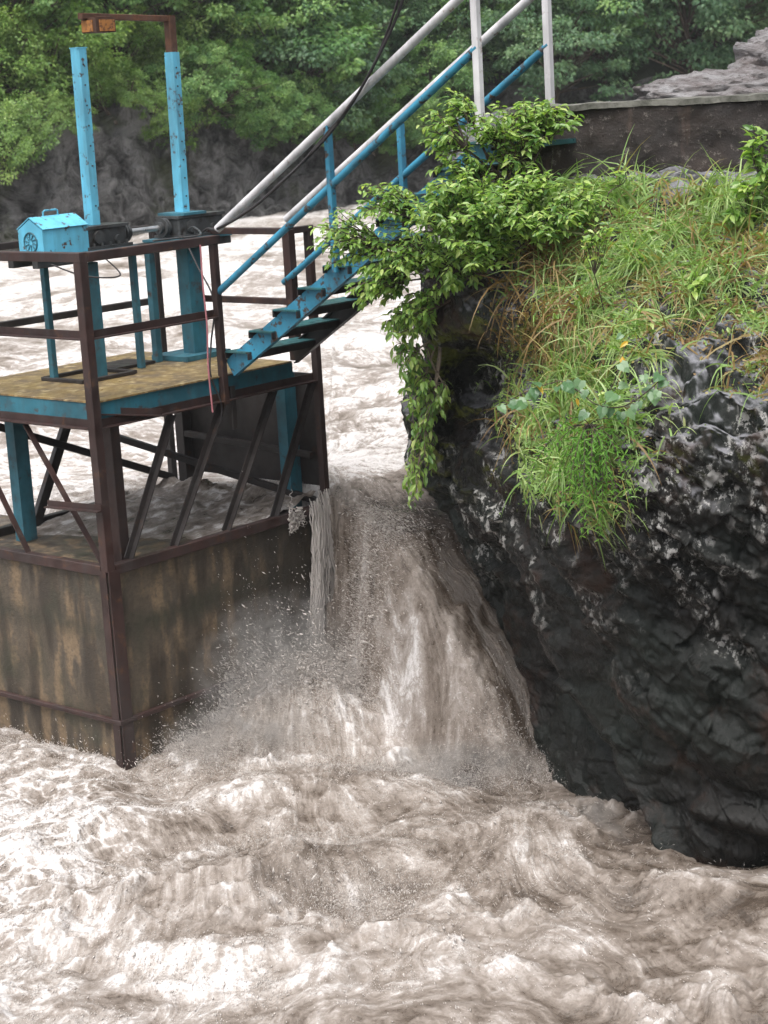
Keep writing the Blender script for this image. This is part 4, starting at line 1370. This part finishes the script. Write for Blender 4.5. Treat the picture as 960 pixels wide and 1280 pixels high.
shrub('bank_plant', 'low broad leaved plant at the edge of the bare rock ledge', 'plant', (1.98, 11.55, 3.38), [
    ((1.95, 11.5, 3.50), (0.09, 0.1, 0.07), 6)], 0.085, 30, 5, 15, 'bark', 0.6, 0.006)
shrub('sapling', 'thin dead stemmed sapling with a tuft of pale leaves in the grass', 'sapling', (1.36, 11.45, 2.9), [
    ((1.33, 11.4, 3.86), (0.12, 0.08, 0.06), 9)], 0.07, 80, 6, 16, 'bark', 0.4, 0.006)
shrub('seedling', 'three leaved sprig against the dark wall', 'seedling', (1.55, 12.2, 3.85), [
    ((1.60, 12.15, 4.16), (0.05, 0.05, 0.03), 3)], 0.09, 12, 3, 17, 'bark', 0.5, 0.006)

# creeper with heart-shaped leaves on the grass lip
cr_ = bpy.data.objects.new('creeper', None)
scene.collection.objects.link(cr_)
p0, _n = rock_at(7.2, 7.2)
p0 = p0 + np.array([0, -0.25, 0.1])
cr_.location = p0
tag(cr_, 'creeper with round leaves and yellow leaves trailing over the grass lip', 'creeper')
g = np.random.default_rng(21)
line = smooth_path([(0.36, -0.02, 0.14), (0.25, -0.05, 0.06), (0.12, -0.07, 0.0), (-0.02, -0.08, 0.02), (-0.12, -0.05, 0.10), (-0.22, 0, 0.16)], 40)
line2 = smooth_path([(0.02, -0.08, 0.02), (0.08, -0.06, 0.14), (0.13, -0.02, 0.26), (0.16, 0.0, 0.34)], 20)
line3 = smooth_path([(-0.22, 0, 0.16), (-0.38, 0.0, 0.12), (-0.52, 0.05, 0.05)], 20)
mb = MB().tube(line, 0.004, 5).tube(line2, 0.003, 5).tube(line3, 0.003, 5)
link('stem', mb.mesh('stem'), 'bark', cr_)
for k in range(40):
    L_ = (line, line, line2, line3)[k % 4]
    p = L_[int(g.integers(len(L_)))]
    dv = np.array([[g.normal() * 0.7, -0.5, -0.6 + g.normal() * 0.4]])
    uv_ = np.array([[g.normal() * 0.3, -0.9, 0.7]])
    f_ = frames_from(dv, uv_)[0] * g.uniform(0.045, 0.085)
    yel = k in (5, 14, 23, 30)
    o = link('leaf', YELLOW_SINGLE if yel else HEART_SINGLE, None, cr_)
    if yel:
        o['label'] = 'yellow leaf'
    o.matrix_local = Matrix([[*f_[r_], p[r_] + g.normal() * 0.04] for r_ in range(3)] + [[0, 0, 0, 1]])

# feathery plant drooping below it
def fern(name, label, root, n, L0, seed, spread=0.5):
    g = np.random.default_rng(seed)
    e = bpy.data.objects.new(name, None)
    scene.collection.objects.link(e)
    e.location = root
    tag(e, label, 'fern')
    mb = MB()
    P, D, U_, S_ = [], [], [], []
    for k in range(n):
        L_ = L0 * g.uniform(0.6, 1.1)
        out = np.array([g.normal() * spread, -0.35 + g.normal() * 0.15, g.uniform(-0.5, 0.25)])
        q = [np.zeros(3)]
        d_ = out / np.linalg.norm(out)
        for j in range(14):
            d_ = d_ + np.array([g.normal() * 0.06, 0.02, -0.17]); d_ /= np.linalg.norm(d_)
            q.append(q[-1] + d_ * L_ / 14)
            if j > 1:
                sd_ = np.cross(d_, (0, -1, 0.2)); sd_ /= np.linalg.norm(sd_)
                for sg in (-1, 1):
                    P.append(q[-1]); D.append(sd_ * sg * 0.7 + d_ * 0.9 + g.normal(size=3) * 0.4); U_.append((0, -1, 0.5)); S_.append(0.042 * (1 - 0.4 * j / 14) * g.uniform(0.5, 1.3))
        mb.tube(q, np.linspace(0.003, 0.001, 15), 4)
    P, D, U_, S_ = map(np.array, (P, D, U_, S_))
    link('stem', mb.mesh('stem'), 'bark', e)
    v, f = scatter([(a_ * 0.5, b_, c_) for a_, b_, c_ in LEAF_V], LEAF_T, P, frames_from(D, U_), S_ * 1.35)
    o = link('fronds', mesh_np('fronds', v, tris=f, attrs={'tint': np.repeat(np.clip(g.normal(.5, .25, len(P)), 0, 1), 8)}), 'fern_leaf', e)
    o['kind'] = 'stuff'


p1_, _n = rock_at(7.6, 7.15)
fern('fern', 'bright green feathery fern drooping down the lichen covered rock face', p1_ + np.array([0, -0.12, 0.12]), 40, 0.62, 31, 0.22)

# grass: blades that stand off the ground and droop down the slope
def grass(name, label, regions, mat, seed, tint=(0.6, 0.2)):
    g = np.random.default_rng(seed)
    VV, QQ, TT = [], [], []
    nb = 0
    seg = 5
    for (v0, u0, sv, su, cnt, L0, stiff) in regions:
        v = g.normal(v0, sv, cnt); u = g.normal(u0, su, cnt)
        ok = (v > 3.0) & (v < 8.6) & (u > 4.05) & (u < 12.5)
        v, u = v[ok], u[ok]
        # clumping
        keep = fbm(u * 3.1, v * 3.1, seed * 1.7, 2) + g.normal(size=len(u)) * 0.18 > -0.06
        v, u = v[keep], u[keep]
        p, nrm = rock_at(v, u)
        n = len(p)
        L = L0 * g.uniform(0.35, 1.15, n) * np.where(g.uniform(size=n) < 0.06, 1.6, 1.0)
        cl = np.stack([fbm(u * 2.3, v * 2.3, 11.0, 2), fbm(u * 2.3, v * 2.3, 19.0, 2), 0 * u], -1)
        d_ = nrm * 0.6 + np.array([0, -0.1, 0.75]) * stiff + g.normal(size=(n, 3)) * 0.28 + cl * 0.7
        d_ /= np.linalg.norm(d_, axis=1)[:, None]
        side = np.cross(d_, np.array([0, -1.0, 0.3]) + g.normal(size=(n, 3)) * 0.5)
        side /= np.linalg.norm(side, axis=1)[:, None]
        w = g.uniform(0.0035, 0.0075, n)
        tnt = np.clip(tint[0] + tint[1] * (g.normal(size=n) * 0.7 + 2.2 * fbm(u * 1.2, v * 1.2, 5.0, 3)), 0, 1)
        q = p - nrm * 0.01
        gr = g.uniform(0.20, 0.48, n)[:, None]
        ring = []
        for k in range(seg + 1):
            ww = w * (1 - (k / seg) ** 1.6) + 0.0004
            ring.append(np.stack([q - side * ww[:, None], q + side * ww[:, None]], 1))
            d_ = d_ + np.array([0, -0.12, -1.0]) * gr
            d_ /= np.linalg.norm(d_, axis=1)[:, None]
            q = q + d_ * (L / seg)[:, None]
        V = np.stack(ring, 1).reshape(-1, 3)          # n,(seg+1),2
        base = nb + np.arange(n)[:, None] * (seg + 1) * 2
        for k in range(seg):
            QQ.append(np.concatenate([base + 2 * k, base + 2 * k + 1, base + 2 * k + 3, base + 2 * k + 2], 1))
        VV.append(V); TT.append(np.repeat(tnt, (seg + 1) * 2))
        nb += len(V)
    me = mesh_np(name, np.concatenate(VV), quads=np.concatenate(QQ), attrs={'tint': np.concatenate(TT)})
    return tag(link(name, me, mat), label, 'grass', kind='stuff')


# (row, column, row spread, column spread, count, length, stiffness)
grass('long_grass', 'long green grass on the sloping top of the rock', [
    (3.35, 7.0, 0.35, 1.1, 5200, 0.34, 1.0),
    (3.7, 8.2, 0.45, 0.9, 4200, 0.32, 0.9),
    (4.4, 6.9, 0.5, 0.55, 3600, 0.32, 0.7),
    (4.2, 7.9, 0.4, 0.5, 2200, 0.28, 0.8),
    (5.6, 7.0, 0.6, 0.45, 4600, 0.28, 0.8),
    (6.6, 6.8, 0.5, 0.45, 5600, 0.28, 0.9),
    (7.4, 6.9, 0.4, 0.40, 4200, 0.26, 0.8),
    (7.9, 6.9, 0.3, 0.35, 3000, 0.26, 0.5),
    (8.3, 7.0, 0.2, 0.25, 1200, 0.30, 0.2),
    (5.0, 9.3, 0.2, 0.5, 500, 0.14, 1.0),
    (6.5, 9.1, 0.25, 0.25, 900, 0.30, 0.6),
    (3.4, 9.6, 0.5, 0.5, 3600, 0.36, 1.0),
    (4.0, 8.8, 0.35, 0.5, 3200, 0.30, 0.8),
    (4.7, 8.6, 0.25, 0.5, 1300, 0.22, 0.8),
    (5.3, 9.3, 0.25, 0.3, 1000, 0.22, 0.7)], 'grass', 41, (0.60, 0.30))
grass('dry_grass', 'brown dry grass drooping over the rock lip', [
    (4.0, 6.3, 0.35, 0.35, 1500, 0.42, 0.4),
    (4.6, 6.0, 0.4, 0.35, 1300, 0.45, 0.3),
    (5.2, 6.8, 0.3, 0.4, 1500, 0.40, 0.4),
    (3.4, 7.0, 0.2, 0.4, 600, 0.3, 0.6),
    (7.1, 6.7, 0.35, 0.3, 1300, 0.40, 0.2),
    (7.5, 7.2, 0.2, 0.2, 500, 0.35, 0.2),
    (4.6, 8.4, 0.25, 0.4, 800, 0.26, 0.5),
    (6.3, 9.2, 0.3, 0.3, 1100, 0.36, 0.4),
    (4.6, 9.0, 0.3, 0.5, 900, 0.28, 0.5),
    (3.8, 8.0, 0.3, 0.8, 900, 0.34, 0.6),
    (5.6, 8.3, 0.2, 0.3, 500, 0.22, 0.4)], 'dry_grass', 42, (0.55, 0.25))


# low herbs between the grass
def herbs(name, label, regions, size, seed):
    g = np.random.default_rng(seed)
    P, D, U_, S_ = [], [], [], []
    for (v0, u0, sv, su, cnt) in regions:
        v = np.clip(g.normal(v0, sv, cnt), 3.0, 8); u = np.clip(g.normal(u0, su, cnt), 4.2, 12.5)
        p, nrm = rock_at(v, u)
        P.append(p + nrm * g.uniform(0.02, 0.16, (cnt, 1)) + np.array([0, 0, 1]) * g.uniform(0, 0.10, (cnt, 1)))
        D.append(nrm * 0.3 + g.normal(size=(cnt, 3)) * np.array([1, 0.8, 0.35]) + np.array([0, -0.4, -0.2]))
        U_.append(np.array([0, -0.3, 1.0]) + g.normal(size=(cnt, 3)) * 0.3)
        S_.append(size * g.uniform(0.5, 1.3, cnt))
    P, D, U_, S_ = map(np.concatenate, (P, D, U_, S_))
    v, f = scatter(LEAF_V, LEAF_T, P, frames_from(D, U_), S_)
    me = mesh_np(name, v, tris=f, attrs={'tint': np.repeat(np.clip(g.normal(.45, .25, len(P)), 0, 1), 8)})
    tag(link(name, me, 'shrub_leaf'), label, 'herbs', kind='stuff')


herbs('low_herbs', 'small leafy herbs growing among the grass on the rock', [
    (3.3, 6.6, 0.3, 0.6, 900), (4.4, 7.2, 0.6, 0.6, 700), (5.6, 7.1, 0.6, 0.4, 900), (6.7, 6.9, 0.5, 0.35, 900), (3.6, 9.0, 0.4, 0.6, 600), (5.3, 9.2, 0.3, 0.5, 300), (4.1, 6.2, .3, .3, 400)], 0.045, 51)

# ------------------------------------------------------------------ spray and spill
def spray(name, label, emit, seed):
    """short strands of thrown water: thin six-sided spindles"""
    g = np.random.default_rng(seed)
    tvv = [(0, 0, 0)] + [(0.5 * math.cos(a), 0.45, 0.5 * math.sin(a)) for a in (0, 2.1, 4.2)] + [(0, 1, 0)]
    tff = [(0, 2, 1), (0, 3, 2), (0, 1, 3), (4, 1, 2), (4, 2, 3), (4, 3, 1)]
    P, D, L_, W_ = [], [], [], []
    for (c_, rad, n, dirv, dsp, ln, wd) in emit:
        q = g.normal(size=(n, 3)) * np.array(rad)
        P.append(np.array(c_) + q)
        D.append(np.array(dirv) + g.normal(size=(n, 3)) * dsp)
        L_.append(ln * g.uniform(0.25, 1.2, n)); W_.append(wd * g.uniform(0.5, 1.4, n))
    P, D, L_, W_ = map(np.concatenate, (P, D, L_, W_))
    # keep what is above the water, near it
    z0 = np.interp(P[:, 0], xs, np.arange(len(xs))).round().astype(int), np.interp(P[:, 1], ys, np.arange(len(ys))).round().astype(int)
    wz = Z[z0]
    low = P[:, 2] < wz - 0.03
    P[low, 2] = wz[low] + np.abs(g.normal(size=low.sum())) * 0.05
    F_ = frames_from(D, np.array([0.0, -0.3, 1.0]) + 0 * D)
    F_ = F_ * np.stack([W_, L_, W_], -1)[:, None, :]
    v, f = scatter(tvv, tff, P, F_, np.ones(len(P)))
    tag(link(name, mesh_np(name, v, tris=f, smooth=True), 'spray'), label, 'spray', kind='stuff')


spray('splash_spray', 'fine muddy spray thrown up where the chute meets the pier', [
    ((-0.98, 14.3, 0.32), (0.30, 0.12, 0.10), 4000, (-0.8, 0.0, 0.4), 0.3, 0.06, 0.003),
    ((-0.45, 14.45, 0.36), (0.34, 0.18, 0.07), 4000, (-0.8, -0.2, 0.3), 0.3, 0.06, 0.003),
    ((-1.1, 13.6, 0.10), (0.28, 0.22, 0.05), 2500, (-0.6, -0.4, 0.2), 0.4, 0.04, 0.003),
    ((0.5, 12.9, 0.0), (0.55, 0.25, 0.04), 4000, (0.1, -0.6, 0.2), 0.4, 0.04, 0.003),
    ((-0.6, 11.4, 0.05), (0.5, 0.3, 0.04), 2500, (-0.1, -0.5, 0.3), 0.5, 0.04, 0.003),
    ((0.6, 11.2, 0.0), (0.6, 0.5, 0.03), 2500, (0.3, -0.5, 0.2), 0.5, 0.04, 0.003)], 61)


def water_z(x, y):
    i = int(np.clip(np.searchsorted(xs, x), 0, len(xs) - 1)); j = int(np.clip(np.searchsorted(ys, y), 0, len(ys) - 1))
    return float(Z[i, j])


# foam clots and drops torn loose: small faceted blobs riding on and just above the crests
def clots(name, label, seed, n_surf, bursts):
    g = np.random.default_rng(seed)
    inview = (X > -3.6) & (X < 2.9) & (Y > 8.8) & (Y < 16.5)
    ch_ = (X > -0.35) & (Y > 13.1) & (Y < 16.5)
    wgt = (np.clip(FO - 0.40, 0, 1) ** 1.5 * inview * np.where(ch_, 0.12, 1.0) * (0.3 + (fbm(X * 3, Y * 3, 33.0, 3) > 0.05))).ravel()
    pick = g.choice(wgt.size, n_surf, p=wgt / wgt.sum())
    P = np.stack([X.ravel()[pick], Y.ravel()[pick], Z.ravel()[pick]], -1)
    P[:, :2] += g.normal(size=(n_surf, 2)) * 0.012
    P[:, 2] += 0.001 + g.exponential(0.006, n_surf)
    S = g.lognormal(math.log(0.0019), 0.45, n_surf)
    fx, fy = P[:, 0] + 0.5, P[:, 1] - 16.6
    D = np.stack([fx, fy, 0.1 * g.normal(size=n_surf)], -1)
    PP, SS, DD = [P], [S], [D]
    for (c_, rad, n, hz, dv) in bursts:
        q = np.array(c_) + g.normal(size=(n, 3)) * np.array(rad)
        iz = np.clip(np.searchsorted(xs, q[:, 0]), 0, len(xs) - 1), np.clip(np.searchsorted(ys, q[:, 1]), 0, len(ys) - 1)
        arms = 0.35 + 1.3 * np.clip(fbm(q[:, 0] * 6, q[:, 1] * 6, 2.0, 3) + 0.2, 0, 1)      # ragged tongues
        q[:, 2] = np.maximum(Z[iz], -0.1) + g.exponential(hz, n) * arms
        PP.append(q); SS.append(g.lognormal(math.log(0.0018), 0.5, n)); DD.append(np.array(dv) + g.normal(size=(n, 3)) * 0.35)
    P, S, D = map(np.concatenate, (PP, SS, DD))
    ov = [(1, 0, 0), (-1, 0, 0), (0, 1, 0), (0, -1, 0), (0, 0, 1), (0, 0, -1)]
    of = [(0, 2, 4), (2, 1, 4), (1, 3, 4), (3, 0, 4), (2, 0, 5), (1, 2, 5), (3, 1, 5), (0, 3, 5)]
    F_ = frames_from(D, np.array([0, 0, 1.0]) + 0 * D)
    st_ = g.uniform(1.2, 5.0, len(P))
    F_ = F_ * np.stack([S, S * st_, S * 0.8], -1)[:, None, :]
    v, f = scatter(ov, of, P, F_, np.ones(len(P)))
    tag(link(name, mesh_np(name, v, tris=f, smooth=True), 'spray'), label, 'foam', kind='stuff')


clots('foam_clots', 'torn foam and drops flying off the wave crests', 81, 50000, [
    ((-1.0, 14.22, 0), (0.36, 0.16, 0), 34000, 0.18, (-0.7, 0.0, 0.7)),
    ((-0.45, 14.35, 0), (0.32, 0.18, 0), 20000, 0.10, (-0.7, 0.0, 0.5)),
    ((-1.5, 13.5, 0), (0.22, 0.22, 0), 6000, 0.09, (-0.5, -0.4, 0.6)),
    ((0.45, 12.95, 0), (0.5, 0.18, 0), 6000, 0.05, (0.1, -0.5, 0.5)),
    ((-2.7, 13.5, 0), (0.45, 0.25, 0), 3000, 0.05, (-0.2, -0.2, 0.8)),
    ((-0.3, 10.95, 0), (0.25, 0.15, 0), 3500, 0.06, (0.0, -0.3, 0.8))])

# mist hanging over the splashes: closed puffs with a patchy volume
t = NT('mist')
t.n.remove(t.p)
pv = t.add('ShaderNodeVolumePrincipled')
pv.inputs['Color'].default_value = (0.97, 0.93, 0.90, 1)
pv.inputs['Anisotropy'].default_value = 0.2
oc = t.add('ShaderNodeTexCoord').outputs['Object']
ln = t.add('ShaderNodeVectorMath'); ln.operation = 'LENGTH'
t.link(oc, ln.inputs[0])
fall = t.ramp(ln.outputs['Value'], [(0.15, 1.0), (0.95, 0.0)])
wc = t.coord((1, 1, 1), 'World')
nz = t.ramp(t.noise(4.5, wc, 3, 0.6, 1.2), [(0.42, 0.0), (0.66, 1.0)])
dens = t.math('MULTIPLY', t.math('MULTIPLY', fall, nz), 4.0)
t.link(dens, pv.inputs['Density'])
t.link(pv.outputs[0], t.out.inputs['Volume'])


def mist(label, loc, rad, rot=0.0):
    u = np.linspace(0, 2 * math.pi, 28, endpoint=False); v = np.linspace(0.02, math.pi - 0.02, 16)
    U, V_ = np.meshgrid(u, v, indexing='ij')
    P = np.stack([np.sin(V_) * np.cos(U), np.sin(V_) * np.sin(U), np.cos(V_)], -1)
    i = np.arange(28)[:, None] * 16 + np.arange(15)[None]
    j = ((np.arange(28) + 1) % 28)[:, None] * 16 + np.arange(15)[None]
    q = np.stack([i, i + 1, j + 1, j], -1).reshape(-1, 4)
    m_ = MB(); m_.v = [tuple(p) for p in P.reshape(-1, 3)]
    m_.f = [tuple(x) for x in q] + [tuple(range(0, 28 * 16, 16)), tuple(range(15, 28 * 16, 16))[::-1]]
    o = link('mist', m_.mesh('mist'), 'mist')
    o.location = loc; o.scale = rad; o.rotation_euler = (0, 0, rot)
    tag(o, label, 'mist', kind='stuff')


mist('soft muddy mist against the right face of the pier', (-0.90, 14.2, 0.50), (0.95, 0.42, 0.62), R(49))
mist('low mist over the wave thrown back by the pier', (-1.15, 13.6, 0.15), (0.75, 0.45, 0.30), R(30))
mist('mist round the strands spilling off the pier end', (-0.62, 14.85, 0.55), (0.20, 0.16, 0.35), R(49))
mist('soft mist where the chute strikes the pool', (0.35, 12.9, 0.02), (0.85, 0.40, 0.24), R(10))
mist('soft mist along the foot of the dark rock', (1.30, 11.75, -0.05), (0.26, 0.65, 0.18), R(20))

# water spilling off the pier floor at its end: bundles of ragged strands
def spill(name, label, bundles, seed):
    g = np.random.default_rng(seed)
    mb = MB()
    for (a0, a1, n, z1, z0, lean, out, r0) in bundles:
        for k in range(n):
            a = g.uniform(a0, a1)
            z_t, z_b = z1 + g.normal() * 0.02, z0 + abs(g.normal()) * 0.12
            start = 0.0 if g.uniform() < 0.5 else g.uniform(0, 0.6)
            q = np.linspace(start, 1, 16)
            ph = g.uniform(0, 99)
            w_ = 0.045 * fbm(q * 3.0, ph + 0 * q, 0.5, 3)
            o_ = 0.03 * fbm(q * 4.0, ph + 0 * q, 7.5, 3)
            A_ = a + w_ + lean * q ** 1.3
            B_ = -0.045 - out * np.sqrt(q) * g.uniform(0.5, 1.2) + o_
            Z_ = z_t + (z_b - z_t) * q
            rr = r0 * g.uniform(0.4, 1.3) * np.clip(0.75 + 0.7 * fbm(q * 6, ph + 0 * q, 3.0, 2), 0.15, 2) * (1 - 0.5 * q)
            rr[-1] = 0.001
            mb.tube([P3(x, y, z) for x, y, z in zip(A_, B_, Z_)], rr, 6)
    me = mb.mesh(name)
    smooth_by_angle(me, 80)
    tag(link(name, me, 'spray'), label, 'water', kind='stuff')


spill('spill_water', 'ragged strands of muddy water falling off the end of the pier floor', [
    (2.12, 2.22, 90, 1.53, 0.36, -0.16, 0.09, 0.008), (2.26, 2.34, 60, 1.60, 0.45, 0.03, 0.06, 0.008), (2.18, 2.28, 40, 1.52, 0.5, -0.05, 0.07, 0.006), (1.86, 2.02, 50, 1.52, 1.34, -0.02, 0.03, 0.008)], 71)

# film of water washing over the pier floor
aa = np.linspace(0.6, 2.31, 120); bb = np.linspace(0.06, 1.74, 120)
A, B = np.meshgrid(aa, bb, indexing='ij')
wet = sstep(0.7, 2.2, A + 0.35 * B - 0.1)
Zf = 1.425 + 0.10 * wet + 0.035 * fbm(A * 5, B * 5, 3.0, 4) * wet + 0.07 * np.exp(-((A - 2.25) / 0.2) ** 2) * (0.6 + fbm(B * 6, A * 3, 1.0, 3))
me = mesh_np('floor_water', np.stack([PC[0] + ra[0] * A + lb[0] * B, PC[1] + ra[1] * A + lb[1] * B, Zf], -1).reshape(-1, 3), quads=grid_quads(120, 120), smooth=True,
             attrs={'foam': (0.62 + 0.5 * fbm(A * 6, B * 6, 9.0, 4)).ravel(), 'flow': np.stack([A, B * 3, 0 * A], -1).reshape(-1, 3)})
tag(link('floor_water', me, 'river_water'), 'foaming water washing across the pier floor inside the frame', 'water', kind='stuff')

# damp air of the gorge
xh0, xh1, yh0, yh1, zh0, zh1 = -48, 48, -3, 84, -3, 40
hv = [(x, y, z) for x in (xh0, xh1) for y in (yh0, yh1) for z in (zh0, zh1)]
hf = [(0, 1, 3, 2), (4, 6, 7, 5), (0, 4, 5, 1), (2, 3, 7, 6), (0, 2, 6, 4), (1, 5, 7, 3)]
hm = bpy.data.meshes.new('haze'); hm.from_pydata(hv, [], hf); hm.update()
t = NT('haze_air')
t.n.remove(t.p)
pv = t.add('ShaderNodeVolumePrincipled')
pv.inputs['Color'].default_value = (0.92, 0.95, 0.97, 1)
pv.inputs['Density'].default_value = 0.0005
t.link(pv.outputs[0], t.out.inputs['Volume'])
tag(link('haze', hm, 'haze_air'), 'thin damp haze filling the gorge', 'haze', kind='stuff')

for o in bpy.data.objects:
    if '_b' in o:
        del o['_b']
